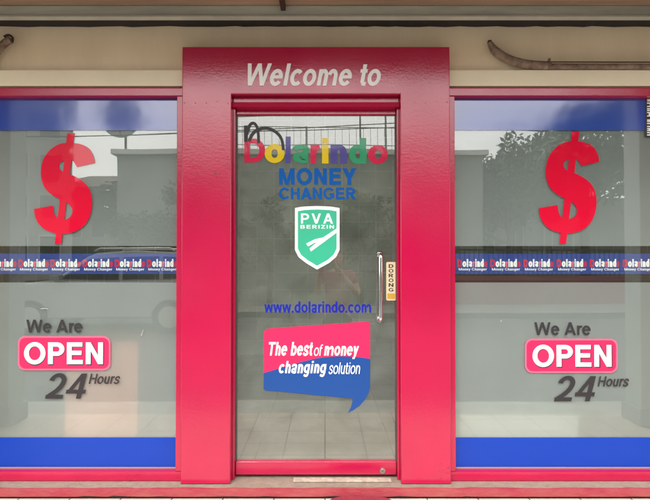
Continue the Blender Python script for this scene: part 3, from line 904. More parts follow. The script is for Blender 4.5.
def sheet(x0, x1, z0, z1, y):
    mb = MB()
    mb.bm.faces.new([mb.bm.verts.new(p) for p in ((x0, y, z0), (x1, y, z0), (x1, y, z1), (x0, y, z1))])
    return mb

def window(label, gx0, gx1, fx0, fx1, side, hours, logos, scraps):
    root = empty('shop_window', label, 'window', ((X(fx0, YFR) + X(fx1, YFR)) / 2, YFR, PL), group='shop windows either side of the door')
    a, b = X(fx0, YFR), X(fx1, YFR)
    ga, gb_ = X(gx0, YFR), X(gx1, YFR)
    zt, zb = z_fr_top - 0.001, PL + 0.0008
    gt, gb = Z(96, YFR), Z(471.5, YFR)
    # frame: four members as one moulded red frame with a stepped inner bead
    mb = MB()
    mb.box(a, b, YFR, 0.118, gt, zt, 0.004)
    mb.box(a, b, YFR, 0.118, zb, gb, 0.004)
    mb.box(a, ga, YFR + 0.001, 0.117, gb + 0.0002, gt - 0.0002, 0.003)
    mb.box(gb_, b, YFR + 0.001, 0.117, gb + 0.0002, gt - 0.0002, 0.003)
    mb.build('frame', M['red'], root)
    # thin pale seal round the glass
    mb = MB()
    e = 0.006
    mb.box(ga + 0.0003, gb_ - 0.0003, YG - 0.006, YG + 0.0006, gb + 0.0003, gb + e)
    mb.box(ga + 0.0003, ga + e, YG - 0.006, YG + 0.0006, gb + e + 0.0002, gt - 0.0003)
    mb.box(gb_ - e, gb_ - 0.0003, YG - 0.006, YG + 0.0006, gb + e + 0.0002, gt - 0.0003)
    mb.build('seal_or_shade_strip', M['rings'], root)
    MB().box(ga + 0.001, gb_ - 0.001, YG + 0.001, YG + 0.005, gb + 0.001, gt - 0.001).build('glass_pane', M['glass'], root)
    # blue film outside, top and bottom
    zt1, zb1 = Z(130.3, YG), Z(437.5, YG)
    MB().box(ga + 0.002, gb_ - 0.002, YG - 0.0006, YG + 0.0004, zt1, gt - 0.001).build('blue_band', M['blue'], root)['label'] = 'upper blue film band'
    MB().box(ga + e + 0.0005, gb_ - e - 0.0005, YG - 0.0006, YG + 0.0004, gb + e + 0.001, zb1).build('blue_band', M['blue2'], root)['label'] = 'lower blue film band'
    # frosted film inside, above and below the clear strip
    YI = YG + 0.0065
    sheet(ga + 0.002, gb_ - 0.002, Z(246, YI), gt - 0.001, YI + 0.002).build('frosted_film', M['film'], root)
    sheet(ga + 0.002, gb_ - 0.002, gb + 0.001, Z(282.5, YI), YI + 0.002).build('frosted_film', M['film'], root)
    # printed sticker band
    band = MB().box(ga + 0.002, gb_ - 0.002, YI, YI + 0.001, Z(274, YI), Z(253.6, YI)).build('sticker_band', M['bandblue'], root)
    cols = [M['vpinkl'], M['vwhite'], M['lyel'], M['lgrn'], M['lred']]
    YL = YI - 0.0002
    for x0 in logos:
        mb = MB()
        segs = [('D', 0, 4.8, 259.3, 4), ('o', 5.2, 9.0, 261.2, 1), ('l', 9.5, 11.0, 259, 1), ('a', 11.5, 15.0, 261.2, 1), ('r', 15.6, 17.6, 261.2, 0),
                ('i', 18.0, 19.2, 259, 1), ('n', 19.8, 22.8, 261.2, 1), ('d', 23.2, 26.6, 259, 1), ('o', 27.0, 30.2, 261.2, 4)]
        for ch, s0, s1, tp, mi in segs:
            text_bm(mb, ch, (x0 + s0, x0 + s1, tp, 267.0), YL, mi=mi, weight=0.28, depth=0.0006)
        text_bm(mb, 'Money Changer', (x0 + 1.5, x0 + 29.5, 268.0, 271.2), YL, mi=1, weight=0.20, depth=0.0006)
        mb.build('band_logo', cols, band)
    # dollar sign
    dollar(root, *side, YG + 0.0007)
    YO = YG + 0.0007
    # opening hours
    h = hours
    lettering('we_are_lettering', 'We Are', (h[0] + 9, h[0] + 65, h[1] - 16.5, h[1] - 3.5), YO, M['vgrey'], root, weight=0.175)
    bd = MB().prism(P(rounded(h[0], h[0] + 92.5, h[1], h[1] + 34, 7), YO), YO - 0.0008, YO).build('open_badge', M['vpinkl'], root)
    MB().prism(P(rounded(h[0] + 1.6, h[0] + 90.9, h[1] + 1.6, h[1] + 32.4, 6), YO), YO - 0.0015, YO - 0.0009).build('badge_field', M['vpink'], bd)
    lettering('open_outline', 'OPEN', (h[0] + 7.1, h[0] + 86.6, h[1] + 6.0, h[1] + 29.4), YO - 0.0016, M['vgrey'], bd, weight=0.24, depth=0.0006)  # dark printed outline behind the white letters
    lettering('open_lettering', 'OPEN', (h[0] + 6.9, h[0] + 85.6, h[1] + 5.9, h[1] + 28.3), YO - 0.0023, M['vwhite'], bd, weight=0.225, depth=0.0006)
    lettering('number_lettering', '24', (h[0] + 28, h[0] + 70, h[1] + 37, h[1] + 62.5), YO, M['vgrey'], root, weight=0.18, shear=0.25)
    lettering('hours_lettering', 'Hours', (h[0] + 71.5, h[0] + 103, h[1] + 37.5, h[1] + 48), YO, M['vgrey'], root, weight=0.17, shear=0.25)
    # old glue and tape scraps on the glass
    rnd = random.Random(int(gx0) + 99)
    mb = MB()
    for cx_, cy_, ln, an in scraps:
        p = []
        a = R(an)
        x_, y_ = cx_, cy_
        for k in range(6):
            p.append((x_, y_))
            a += rnd.uniform(-0.5, 0.5)
            x_ += math.cos(a) * ln / 5; y_ += math.sin(a) * ln / 5
        stroke(mb, p, [0.15 + rnd.random() * 0.45 for _ in p], YG + 0.0007, d=0.0003)
    mb.build('glue_residue', M['residue'], root)
    return root

wl = window('left shop window with a red dollar sign and frosted glass, a cabinet behind it', -43, 176.3, -48, 182, (34, 133, 61, 111), (18, 336.2),
            [-13.5 - 32.2, -13.5, 18.6, 50.6, 82.8, 114.8, 147],
            [(143, 330, 6, 75), (40, 309, 8, 5), (104, 206, 5, 20), (106, 190, 4, 0)])
wr = window('right shop window with a red dollar sign and a small vertical sticker at its edge', 455.2, 695, 449.6, 700, (538.8, 131.3, 60.5, 112.5), (525, 338.8),
            [457.2, 490.3, 523.3, 556.5, 589.6, 622.7, 655.8],
            [(500, 322, 3, -30)])
# the small vertical sticker at the right window's far edge
Yt = YG - 0.0012
st = MB().prism(P(rounded(645, 655, 97, 137, 1), Yt), Yt - 0.0006, Yt).build('vertical_sticker', M['vgrey'], wr)
mb = MB()
for i, (y0, y1) in enumerate(((99, 101.5), (102.6, 107), (108.2, 111), (112, 116.5), (119.5, 122), (123, 127), (128, 131), (132, 135.5))):
    mb.prism(P([(647, y0), (653, y0), (653, y0 + 1.1), (647, y0 + 1.1)], Yt), Yt - 0.0012, Yt - 0.0007)
    mb.prism(P([(647, y1 - 1.1), (653, y1 - 1.1), (653, y1), (647, y1)], Yt), Yt - 0.0012, Yt - 0.0007)
    mb.prism(P([(648.6 + (i % 3), y0 + 1.15), (650.2 + (i % 3), y0 + 1.15), (650.2 + (i % 3), y1 - 1.15), (648.6 + (i % 3), y1 - 1.15)], Yt), Yt - 0.0012, Yt - 0.0007)
mb.build('sticker_marks', M['vwhite'], st)

# outer red posts at the ends of the windows
for x0, lab in ((xL0 - 0.26, 'plain red post at the left end of the left shop window'), (xR1 + 0.01, 'plain red post at the right end of the right shop window')):
    tag(MB().box(x0, x0 + 0.25, YF, YW - 0.001, PL + 0.001, z_fr_top + 0.0, 0.004).build('red_post', M['red']), lab, 'post', 'red end posts of the shopfront')

# ------------------------------------------------------------------ pipes on the wall
Yp = YW - 0.028
ctrl = [(489.5, 42), (494, 49.5), (503, 56.5), (515, 61.5), (530, 64.6), (548, 65.8)]
pts = [tuple(at(a, b, Yp)) for a, b in arc_pts(ctrl, 6)]
hose = empty('wall_hose', 'grey brown bent hose joined to a pipe above the right window', 'hose', at(548, 66, Yp))
rr = [0.012 + 0.010 * min(1, i / 8) - 0.004 * max(0, (i - 20) / 10) for i in range(len(pts))]
mb = MB().tube(pts, rr, n=16)
mb.build('hose', M['pipe'], hose)
p0 = at(545, 66.2, Yp)
MB().tube([p0, at(700, 66.6, Yp), at(820, 66.6, Yp)], 0.014, n=16).build('pipe', M['pipe'], hose)
mb = MB()
mb.tube([Vector(p) + Vector((0, -0.006, 0.018)) for p in pts[2:]] + [at(600, 62.3, Yp) + Vector((0, -0.004, 0)), at(820, 62.6, Yp) + Vector((0, -0.004, 0))], 0.0030, n=8)
mb.build('cable', M['darkbrown'], hose)
q = at(549, 64.5, Yp)
MB().disc(q, 0.0175, (1, 0, 0), 0.012, n=20).box(q.x - 0.004, q.x + 0.004, q.y - 0.012, q.y + 0.006, q.z + 0.016, q.z + 0.030, 0.001).build('clamp', M['pipe'], hose)
MB().ball(pts[0], 0.011, sub=2).build('hose_tip', M['darkbrown'], hose)
# left one
hl = empty('wall_hose', 'dark tipped hose end sticking out at the upper left of the wall', 'hose', at(0, 50, Yp))
ctrl = [(10.5, 39.5), (5, 43), (-2, 50), (-9, 62), (-13, 68)]
pts = [tuple(at(a, b, Yp)) for a, b in arc_pts(ctrl, 6)]
MB().tube(pts, 0.019, n=16).build('hose', M['pipe'], hl)
tp = [at(a, b, Yp - 0.006) for a, b in arc_pts([(4, 36.5), (8.5, 35.0), (12.4, 37.5), (12.2, 42.5)], 6)]
MB().tube(tp, 0.006, n=10).build('hose_tip', M['darkbrown'], hl)

# ------------------------------------------------------------------ door mat
Zm = 0.002
def mat_outline():
    return [(0.172 + 0.155 * math.copysign(abs(math.cos(a)) ** 0.8, math.cos(a)), -0.125 + 0.068 * math.copysign(abs(math.sin(a)) ** 0.8, math.sin(a))) for a in [2 * math.pi * k / 40 for k in range(40)]]
mb = MB()
o = mat_outline()
a = [mb.bm.verts.new((p[0], p[1], 0.0012)) for p in o]
b = [mb.bm.verts.new((p[0], p[1], 0.014)) for p in o]
mb.bm.faces.new(a[::-1]); mb.bm.faces.new(b)
for i in range(len(o)):
    mb.bm.faces.new((a[i], a[(i + 1) % len(o)], b[(i + 1) % len(o)], b[i]))
tag(mb.build('door_mat', M['matred']), 'dark red rounded mat on the tiles before the door', 'mat')

# ================================================================== INTERIOR
room = empty('shop_room', 'dim tiled room seen behind the glass door', 'room', (0, 2, 0))
MB().box(-4.9, 4.9, 3.4, 3.5, 0.0, 2.9).build('tiled_wall', M['roomtile'], room)
MB().box(-5.0, -4.9, 0.205, 3.5, 0.0, 2.9).build('side_wall', M['roomwall'], room)
MB().box(4.9, 5.0, 0.205, 3.5, 0.0, 2.9).build('side_wall', M['roomwall'], room)
MB().box(-5.0, 5.0, 0.205, 3.5, 2.9, 3.0).build('ceiling', M['roomwall'], room)
MB().box(-5.2, 5.2, 0.201, 3.6, 3.01, 3.9).build('parapet', M['beige'], room)

cab = empty('cabinet', 'salmon coloured cabinet blurred behind the frosted left window', 'cabinet', (X(104, 0.2), 0.3, 0.035))
MB().box(X(68, 0.12), X(140, 0.12), 0.105, 0.55, 0.05, Z(342, 0.2), 0.006).build('carcass', M['pinkbox'], cab)
MB().box(X(68, 0.12) - 0.004, X(140, 0.12) + 0.004, 0.102, 0.56, Z(342, 0.2) + 0.001, Z(342, 0.2) + 0.02, 0.004).build('top', M['pinkbox'], cab)
MB().box(X(72, 0.20), X(137, 0.20), 0.17, 0.54, 0.036, 0.049).build('base', M['black'], cab)
lowc = empty('low_cabinet', 'low white cabinet blurred behind the frosted right window', 'cabinet', (X(510, 0.2), 0.3, 0.035))
MB().box(X(456, 0.20), X(570, 0.20), 0.135, 0.5, 0.05, Z(414, 0.2), 0.006).build('carcass', M['whitebox'], lowc)
MB().box(X(456, 0.20) - 0.004, X(570, 0.20) + 0.004, 0.131, 0.51, Z(414, 0.2) + 0.001, Z(414, 0.2) + 0.016, 0.004).build('top', M['whitebox'], lowc)
MB().box(X(458, 0.20), X(568, 0.20), 0.18, 0.49, 0.036, 0.049).build('base', M['black'], lowc)
cnt = empty('service_counter', 'dark maroon ribbed service counter inside behind the clear strip', 'counter', (0.6, 2.2, 0.035))
mb = MB().box(0.9, 3.6, 1.9, 2.4, 0.036, 0.98)
mb.build('body', M['maroon'], cnt)
mb = MB()
for k in range(60):
    x = 0.92 + k * 0.0447
    mb.box(x, x + 0.02, 1.885, 1.8995, 0.06, 0.96)
mb.build('ribs', M['maroon'], cnt)
MB().box(0.86, 3.64, 1.86, 2.44, 0.981, 1.02, 0.005).build('worktop', M['brown'], cnt)

# ================================================================== ACROSS THE STREET
def facade_windows(root, x0, x1, z0, n, w, h, y, gap=None):
    step = (x1 - x0) / n
    for k in range(n):
        cx_ = x0 + step * (k + 0.5)
        f = MB().box(cx_ - w / 2 - 0.06, cx_ + w / 2 + 0.06, y, y + 0.05, z0 - 0.06, z0 + h + 0.06, 0.01).build('window', M['trim'], root)
        MB().box(cx_ - w / 2, cx_ + w / 2, y + 0.0505, y + 0.058, z0, z0 + h).build('pane', M['darkglass'], f)

G = GROUND
# long low building straight across
b1 = empty('long_building', 'long low grey green building with a roof railing across the street', 'building', (-1, -15, G))
zr = CAM.z + 104 * 15.4 / F
MB().box(-6.45, 4.9, -20, -12.9, G, zr - 0.002).build('wall', M['facade'], b1)
MB().box(-6.6, 5.05, -20.1, -12.75, zr, zr + 0.16, 0.02).build('cornice', M['trim'], b1)
mb = MB()
y = -12.95
for k in range(30):
    x = -4.3 + k * 0.22
    mb.box(x - 0.006, x + 0.006, y - 0.006, y + 0.006, zr + 0.161, zr + 0.86)
for z in (zr + 0.86, zr + 0.3):
    mb.box(-4.35, 2.6, y - 0.015, y + 0.015, z, z + 0.02)
for x in (-4.3, -2.4, -0.6, 1.1, 1.9, 2.5):
    mb.box(x - 0.025, x + 0.025, y - 0.025, y + 0.025, zr + 0.16, zr + (0.9 if x < 1 else 1.25))
mb.build('railing', M['greyiron'], b1)
MB().box(1.6, 2.6, -12.9, -12.86, G + 0.14, 1.9, 0.01).build('door', M['maroon'], b1)
# tall building on the left, turned a little towards the street
b2 = empty('tall_building', 'tall pale building with windows left of the low one across the street', 'building', (-16.4, -30, G))
MB().box(-26, -16.4, -38, -30, G, 13).build('wall', M['facade2'], b2)
MB().box(-26.2, -16.2, -38.2, -29.8, 13.001, 13.3, 0.02).build('roof', M['trim'], b2)
for z0 in (1.0, 3.6, 6.2, 8.8):
    facade_windows(b2, -25.6, -16.8, z0, 5, 1.1, 1.5, -30)
b2.rotation_euler.z = R(-26.8)
# building far behind the gap
b4 = empty('back_building', 'low wide building with a tiled roof far behind the gap across the street', 'building', (-13, -34, G))
MB().box(-20, -8, -40, -34, G, 6.3).build('wall', M['facade'], b4)
mb = MB()
a = [mb.bm.verts.new(p) for p in ((-20.4, -33.6, 6.301), (-7.6, -33.6, 6.301), (-7.6, -40.4, 6.301), (-20.4, -40.4, 6.301), (-18.5, -37, 7.6), (-9.5, -37, 7.6))]
for f in ((0, 1, 5, 4), (2, 3, 4, 5), (1, 2, 5), (3, 0, 4), (0, 3, 2, 1)): mb.bm.faces.new([a[i] for i in f])
mb.build('roof', M['roof'], b4)
facade_windows(b4, -19, -9, 2.6, 6, 0.9, 1.3, -34)
# flat building behind the trees on the right
b3 = empty('flat_building', 'plain grey green building behind the railing trees across the street', 'building', (8, -18, G))
MB().box(5.3, 10.6, -24, -18, G, 4.9).build('wall', M['facade'], b3)
MB().box(5.2, 10.7, -24.1, -17.9, 4.901, 5.02, 0.02).build('roof', M['roof'], b3)
for k in range(3):
    MB().box(5.8 + k * 1.5, 6.9 + k * 1.5, -18.0 + 0.001, -17.6, 3.0, 3.08, 0.01).build('window_hood', M['roof'], b3)
MB().box(10.61, 17.5, -24, -18.2, G, 3.6).build('annex', M['facade'], b3)
facade_windows(b3, 5.6, 10.3, 1.4, 4, 0.8, 1.2, -18)
# satellite dish on the low building's roof
dish = empty('satellite_dish', 'round satellite dish on the left end of the low roof across the street', 'dish', (-6.0, -13.2, zr + 0.16))
dz = CAM.z + 141 * 15.8 / F
dx = (120.5 - 325) * 15.8 / F
mb = MB()
rings = []
for i in range(9):
    t = i / 8
    r = 0.66 * t + 0.001
    rings.append([mb.bm.verts.new((dx + r * math.cos(k * math.pi / 20), -13.25 + 0.16 * t * t, dz + r * math.sin(k * math.pi / 20))) for k in range(40)])
for i in range(8):
    for k in range(40):
        f = mb.bm.faces.new((rings[i][k], rings[i][(k + 1) % 40], rings[i + 1][(k + 1) % 40], rings[i + 1][k])); f.smooth = True
o_ = mb.build('reflector', M['facade'], dish)
md = o_.modifiers.new('thickness', 'SOLIDIFY'); md.thickness = 0.02
MB().tube([(dx, -13.27, dz), (dx, -13.5, dz - 0.5), (dx, -13.5, zr + 0.17)], 0.04).build('mast', M['iron'], dish)
MB().tube([(dx, -13.1, dz - 0.6), (dx, -12.75, dz + 0.1)], 0.02).tube([(dx, -12.75, dz + 0.1), (dx, -12.9, dz + 0.12)], 0.07).build('feed_arm', M['iron'], dish)

# fence at the far pavement, right part
fn = empty('street_fence', 'maroon and black railing along the far pavement under the trees', 'fence', (8, -11.9, G + 0.14))
mb = MB()
for k in range(70):
    x = 1.8 + k * 0.14
    mb.box(x - 0.014, x + 0.014, -11.914, -11.886, G + 0.6, 1.42)
mb.build('bars', M['iron'], fn)
mb = MB()
for z in (0.75, 1.36):
    mb.box(1.7, 11.6, -11.93, -11.87, z, z + 0.05)
mb.build('rails', M['iron'], fn)
MB().box(1.7, 11.6, -12.0, -11.8, G + 0.141, 0.62, 0.01).build('base_wall', M['maroon'], fn)

# trees
def tree(label, x, y, h, r, seed, cz=0.62, n=5200, leaf=0.17, group='trees across the street'):
    rnd = random.Random(seed)
    root = empty('tree', label, 'tree', (x, y, G), group=group)
    mb = MB()
    top = h * 0.55
    mb.tube([(x, y, G - 0.1), (x + 0.05, y, G + top * 0.5), (x + rnd.uniform(-.15, .15), y, G + top)], [0.16 * h / 6, 0.12 * h / 6, 0.08 * h / 6], n=10)
    tips = []
    for k in range(9):
        a = rnd.uniform(0, 6.28); el = rnd.uniform(0.1, 1.2)
        s = Vector((x, y, G + top * rnd.uniform(0.6, 1.0)))
        ln = r * rnd.uniform(0.6, 1.0)
        e = s + Vector((math.cos(a) * math.cos(el), math.sin(a) * math.cos(el), math.sin(el) + 0.2)) * ln
        m_ = (s + e) / 2 + Vector((0, 0, 0.1))
        mb.tube([s, m_, e], [0.05 * h / 6, 0.035 * h / 6, 0.015 * h / 6], n=7)
        tips.append(e)
    mb.build('trunk', M['bark'], root)
    mb = MB()
    clumps = [(t, r * rnd.uniform(0.28, 0.5)) for t in tips]
    for k in range(14):
        a = rnd.uniform(0, 6.28); b_ = rnd.uniform(-0.5, 1.5); q = rnd.uniform(0.45, 1.0)
        clumps.append((Vector((x + r * q * math.cos(a) * math.cos(b_), y + r * q * math.sin(a) * math.cos(b_), G + h * cz + h * (1 - cz) * 0.85 * math.sin(b_) * q)), r * rnd.uniform(0.2, 0.42)))
    bm = mb.bm
    for k in range(n):
        c, cr_ = rnd.choice(clumps)
        d = Vector((rnd.gauss(0, 1), rnd.gauss(0, 1), rnd.gauss(0, 0.8)))
        d.normalize()
        p = c + d * cr_ * (rnd.random() ** 0.45)
        u = Vector((rnd.gauss(0, 1), rnd.gauss(0, 1), rnd.gauss(0, 1))).normalized()
        v = u.orthogonal().normalized()
        s = leaf * rnd.uniform(0.5, 1.1)
        bm.faces.new([bm.verts.new(p + u * s), bm.verts.new(p + v * s * 0.45), bm.verts.new(p - u * s), bm.verts.new(p - v * s * 0.45)])
    me = bpy.data.meshes.new('crown')
    bm.transform(parent_matrix(root).inverted())
    bm.to_mesh(me); bm.free()
    me.materials.append(M['leaf'])
    place(bpy.data.objects.new('crown', me), root)
    return root
for i, (x, y, h, r) in enumerate(((5.9, -13.6, 5.4, 1.7), (8.0, -12.9, 6.8, 2.3), (10.9, -13.4, 7.2, 2.4), (14.5, -13.0, 6.4, 2.2), (-10.6, -23.0, 5.6, 2.0), (18, -14, 7, 2.4), (-18, -13.5, 6.5, 2.3), (7.0, -16.5, 6.0, 2.2))):
    tree(['small leafy tree beside the low building across the street', 'broad leafy tree behind the railing across the street', 'tallest leafy tree behind the railing across the street',
          'leafy tree at the far right end of the railing', 'low bushy tree between the two buildings across the street', 'leafy tree beyond the end of the railing',
          'leafy tree left of the tall building', 'leafy tree behind the first two railing trees'][i], x, y, h, r, 20 + i, n=6500, leaf=0.115)
for i, (x, y, h, rr_) in enumerate(((-5.4, -12.0, 3.0, 0.9), (-4.0, -11.7, 3.7, 1.1), (-1.6, -11.8, 3.2, 1.0), (1.0, -11.7, 3.6, 1.1), (2.6, -11.8, 2.9, 0.9))):
    tree(['small bushy street tree at the left end of the low building', 'taller bushy street tree before the left half of the low building', 'bushy street tree left of the middle of the low building',
          'bushy street tree before the maroon door of the low building', 'smallest bushy street tree between the maroon door and the railing'][i], x, y, h, rr_, 60 + i, n=1800, leaf=0.10)
tag(MB().box(-80, 80, -48, -44, G, 3.4).build('far_wall', M['facade']), 'plain grey wall far behind the buildings across the street', 'wall')

# utility pole and overhead wires along the far kerb
up = empty('utility_pole', 'grey concrete utility pole at the far kerb carrying overhead wires', 'pole', (2.55, -10.3, G))
MB().tube([(2.55, -10.3, G), (2.55, -10.3, 7.4)], [0.14, 0.09], n=14).build('pole', M['kerb'], up)
MB().box(1.85, 3.25, -10.36, -10.28, 6.7, 6.8, 0.01).build('crossarm', M['iron'], up)
for k in range(4):
    x_ = 1.95 + k * 0.4
    MB().tube([(x_, -10.32, 6.801), (x_, -10.32, 6.93)], [0.045, 0.025], n=10).build('insulator', M['trim'], up)
mb = MB()
for z0, sag in ((5.05, 0.35), (4.75, 0.45), (4.62, 0.30)):
    for a_, b_ in ((-23.0, 2.55), (2.55, 26.0)):
        mb.tube([(a_ + (b_ - a_) * k / 24, -10.42, z0 - sag * 4 * (k / 24) * (1 - k / 24)) for k in range(25)], 0.012, n=6)
mb.build('wires', M['iron'], up)

# ------------------------------------------------------------------ parked cars (side on to the shop)
def car(label, x, y, paint, face=-1):
    root = empty('parked_car', label, 'car', (x, y, G), group='cars parked across the road')
    def sx(v): return x + face * v
    W = 0.84
    body = [(-2.05, 0.32), (-1.62, 0.30), (1.62, 0.30), (2.12, 0.34), (2.16, 0.62), (2.08, 0.84), (1.95, 0.93), (1.05, 1.02), (-1.85, 1.03), (-2.10, 0.95), (-2.16, 0.7)]
    mb = MB()
    mb.prism([(sx(a), G + b) for a, b in body], y - W, y + W, bev=0.05)
    bd = mb.build('body', paint, root)
    mb = MB()
    roof = [(1.0, 1.0), (0.28, 1.50), (0.1, 1.57), (-0.6, 1.62), (-1.45, 1.58), (-1.62, 1.52), (-1.98, 1.0)]
    mb.prism([(sx(a), G + b) for a, b in roof], y - W + 0.10, y + W - 0.10, bev=0.05)
    cb = mb.build('cabin', paint, root)
    for s in (-1, 1):
        yy = y + s * (W - 0.098)
        mb = MB()
        for w_ in ([(0.82, 1.05), (0.22, 1.45), (-0.32, 1.49), (-0.32, 1.05)], [(-0.40, 1.05), (-0.40, 1.49), (-1.12, 1.50), (-1.12, 1.05)], [(-1.20, 1.05), (-1.20, 1.50), (-1.50, 1.48), (-1.78, 1.08)]):
            mb.prism([(sx(a), G + b) for a, b in w_], yy, yy + s * 0.008)
        mb.build('side_windows', M['carglass'], root)
        for wx in (1.32, -1.35):
            wh = MB().disc((sx(wx), y + s * (W - 0.08), G + 0.33), 0.33, (0, 1, 0), 0.22, n=28).build('wheel', M['tyre'], root)
            MB().disc((sx(wx), y + s * (W + 0.032), G + 0.33), 0.21, (0, 1, 0), 0.012, n=20).build('rim', M['steel'], wh)
        MB().box(*sorted((sx(2.05), sx(2.17))), y + s * 0.62 - 0.15, y + s * 0.62 + 0.15, G + 0.68, G + 0.82, 0.02).build('headlight', M['lamp'], root)
        MB().box(*sorted((sx(-2.17), sx(-2.05))), y + s * 0.66 - 0.1, y + s * 0.66 + 0.1, G + 0.7, G + 0.92, 0.02).build('tail_light', M['taillamp'], root)
        MB().box(*sorted((sx(0.72), sx(0.9))), *sorted((y + s * (W + 0.01), y + s * (W + 0.17))), G + 1.02, G + 1.14, 0.02).build('mirror', paint, root)
        MB().tube([(sx(0.2), y + s * 0.62, G + 1.60), (sx(0.1), y + s * 0.62, G + 1.655), (sx(-1.3), y + s * 0.62, G + 1.665), (sx(-1.4), y + s * 0.62, G + 1.60)], 0.018, n=8).build('roof_rail', M['steel'], root)
    mb = MB()
    q = [(0.97, 1.06), (0.32, 1.48)]
    v = [Vector((sx(q[0][0] + 0.03), y - 0.66, G + q[0][1])), Vector((sx(q[0][0] + 0.03), y + 0.66, G + q[0][1])), Vector((sx(q[1][0] + 0.03), y + 0.56, G + q[1][1])), Vector((sx(q[1][0] + 0.03), y - 0.56, G + q[1][1]))]
    vs = [mb.bm.verts.new(a) for a in v] + [mb.bm.verts.new(a - Vector((face * 0.015, 0, 0.015))) for a in v]
    mb.bm.faces.new(vs[:4]); mb.bm.faces.new(vs[4:][::-1])
    for i in range(4): mb.bm.faces.new((vs[i], vs[4 + i], vs[4 + (i + 1) % 4], vs[(i + 1) % 4]))
    mb.build('windscreen', M['carglass'], root)
    MB().box(*sorted((sx(2.14), sx(2.20))), y - 0.7, y + 0.7, G + 0.36, G + 0.52, 0.02).build('bumper', M['tyre'], root)
    return root
car('silver estate car parked nearest the entrance across the road', -4.35, -7.9, M['carwhite'])
car('grey car parked behind the silver one at the far kerb', -9.6, -8.1, M['cargrey'])

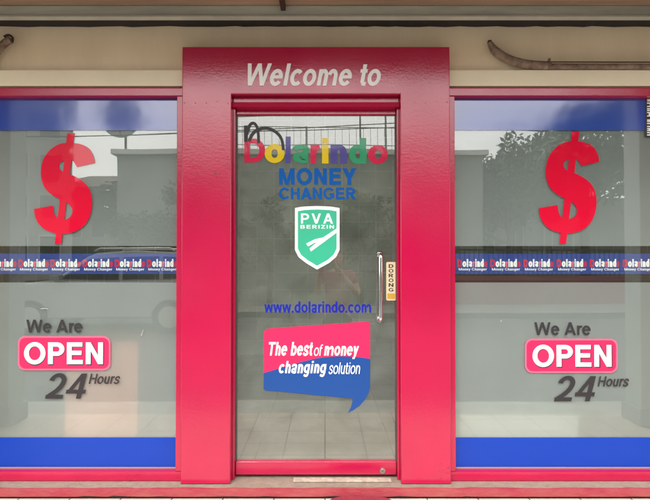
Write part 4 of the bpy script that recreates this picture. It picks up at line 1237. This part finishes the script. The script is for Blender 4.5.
# ================================================================== THE PHOTOGRAPHER (seen in the glass)
def photographer():
    px, py = 0.14, -3.02
    root = empty('person', 'person in a red shirt and dark trousers holding up a phone, mirrored in the glass', 'person', (px, py, G))
    def skin(name, verts, edges, m, sub=2, roots=(0,)):
        me = bpy.data.meshes.new(name)
        me.from_pydata([(a[0] - px, a[1] - py, a[2] - G) for a, _ in verts], edges, [])
        o = bpy.data.objects.new(name, me)
        place(o, root)
        sk = o.modifiers.new('skin', 'SKIN')
        lay = me.skin_vertices[0].data if me.skin_vertices else None
        if lay is None:
            bpy.context.view_layer.objects.active = o
            lay = me.skin_vertices[0].data
        for i, (_, r) in enumerate(verts):
            lay[i].radius = (r, r) if not isinstance(r, tuple) else r
            lay[i].use_root = i in roots
        sk.use_smooth_shade = True
        s = o.modifiers.new('subsurf', 'SUBSURF'); s.levels = sub; s.render_levels = sub
        me.materials.append(m)
        return o
    H0 = G
    V, E = [], []
    def add(p, r, parent=None):
        V.append((p, r)); i = len(V) - 1
        if parent is not None: E.append((parent, i))
        return i
    # body: pelvis root, spine, neck, head, arms up to the phone with five fingers each, legs
    pel = add((px, py, H0 + 0.86), (0.13, 0.10))
    sp = add((px, py, H0 + 1.02), (0.12, 0.09), pel)
    ch = add((px, py, H0 + 1.20), (0.135, 0.10), sp)
    nk0 = add((px, py + 0.0, H0 + 1.33), 0.06, ch)
    nk = add((px, py + 0.01, H0 + 1.37), 0.05, nk0)
    for s in (-1, 1):
        sh = add((px + s * 0.155, py, H0 + 1.285), 0.055, ch)
        el = add((px + s * 0.23, py + 0.12, H0 + 1.06), 0.042, sh)
        # wrists close to the phone
        wx = -px * 0.8 + s * 0.07
        wr_ = add((px + wx, py + 0.36, H0 + 1.40), 0.027, el)
        pm = add((px + wx - s * 0.005, py + 0.40, H0 + 1.455), 0.032, wr_)
        for f in range(4):
            a = add((px + wx - s * (0.012), py + 0.412 + 0.014 * 0, H0 + 1.445 + f * 0.018), 0.010, pm)
            b = add((px + wx - s * (0.030), py + 0.428, H0 + 1.447 + f * 0.019), 0.0085, a)
            add((px + wx - s * (0.048 + 0.004 * (f % 2)), py + 0.426, H0 + 1.447 + f * 0.019), 0.0075, b)
        a = add((px + wx - s * 0.010, py + 0.392, H0 + 1.49), 0.011, pm)
        add((px + wx - s * 0.032, py + 0.396, H0 + 1.512), 0.009, a)
        hip = add((px + s * 0.085, py, H0 + 0.80), 0.09, pel)
        kn = add((px + s * 0.10, py + 0.02, H0 + 0.45), 0.058, hip)
        an = add((px + s * 0.11, py, H0 + 0.09), 0.04, kn)
        ft = add((px + s * 0.12, py + 0.14, H0 + 0.04), 0.035, an)
    skin('body', V, E, M['skin'])
    # head with face
    hz = H0 + 1.47
    hc = Vector((px, py + 0.02, hz))
    mb = MB()
    mb.ball(hc, 0.1, sub=4, scale=(0.76, 0.93, 1.12))
    for v in mb.bm.verts:
        d = v.co - hc
        if d.z < 0:                         # jaw narrows to the chin
            k = 1 + d.z * 2.2
            v.co.x = hc.x + d.x * max(0.6, k)
        fy = d.y
        if fy > 0.05:
            v.co.y += 0.022 * math.exp(-((d.x / 0.012) ** 2 + ((d.z + 0.018) / 0.022) ** 2))      # nose
            v.co.y -= 0.008 * math.exp(-(((abs(d.x) - 0.030) / 0.014) ** 2 + ((d.z - 0.012) / 0.012) ** 2))   # eye sockets
            v.co.y += 0.006 * math.exp(-((d.x / 0.022) ** 2 + ((d.z + 0.055) / 0.009) ** 2))       # lips
    head = mb.build('head', M['skin'], root)
    for s in (-1, 1):
        MB().ball(hc + Vector((s * 0.030, 0.080, 0.012)), 0.0105).build('eye', M['eye'], head)
        MB().ball(hc + Vector((s * 0.030, 0.0895, 0.012)), 0.0045).build('pupil', M['hair'], head)
        MB().ball(hc + Vector((s * 0.077, -0.004, -0.005)), 0.022, scale=(0.35, 0.7, 1.2)).build('ear', M['skin'], head)
    MB().ball(hc + Vector((0, 0.091, -0.055)), 0.016, scale=(1.3, 0.4, 0.35)).build('mouth', M['lips'], head)
    mb = MB().ball(hc + Vector((0, -0.012, 0.018)), 0.106, sub=4, scale=(0.80, 0.93, 1.10))
    bmesh.ops.delete(mb.bm, geom=[v for v in mb.bm.verts if (v.co.y - hc.y > 0.045 and v.co.z - hc.z < 0.062) or v.co.z - hc.z < -0.05], context='VERTS')
    mb.build('hair', M['hair'], root)
    # shirt and trousers
    V.clear(); E.clear()
    b0 = add((px, py, H0 + 0.84), (0.155, 0.115))
    b1_ = add((px, py, H0 + 1.02), (0.150, 0.11), b0)
    b2_ = add((px, py, H0 + 1.20), (0.160, 0.118), b1_)
    b3 = add((px, py, H0 + 1.305), (0.09, 0.075), b2_)
    for s in (-1, 1):
        q0 = add((px + s * 0.155, py, H0 + 1.285), 0.072, b2_)
        q1 = add((px + s * 0.20, py + 0.07, H0 + 1.155), 0.062, q0)
    skin('shirt', list(V), list(E), M['shirt'])
    V.clear(); E.clear()
    t0 = add((px, py, H0 + 0.90), (0.145, 0.11))
    t1 = add((px, py, H0 + 0.82), (0.145, 0.11), t0)
    for s in (-1, 1):
        a = add((px + s * 0.09, py, H0 + 0.72), 0.098, t1)
        b = add((px + s * 0.10, py + 0.02, H0 + 0.45), 0.076, a)
        add((px + s * 0.11, py, H0 + 0.10), 0.062, b)
    skin('trousers', list(V), list(E), M['trousers'])
    for s in (-1, 1):
        MB().ball((px + s * 0.12, py + 0.07, H0 + 0.05), 0.07, scale=(0.7, 1.9, 0.68), sub=3).build('shoe', M['hair'], root)
photographer()
ph = MB().box(-0.075, 0.075, -2.598, -2.59, CAM.z - 0.037, CAM.z + 0.037, 0.003).build('smartphone', M['phone'])
tag(ph, 'black smartphone held up before the shopfront', 'phone')
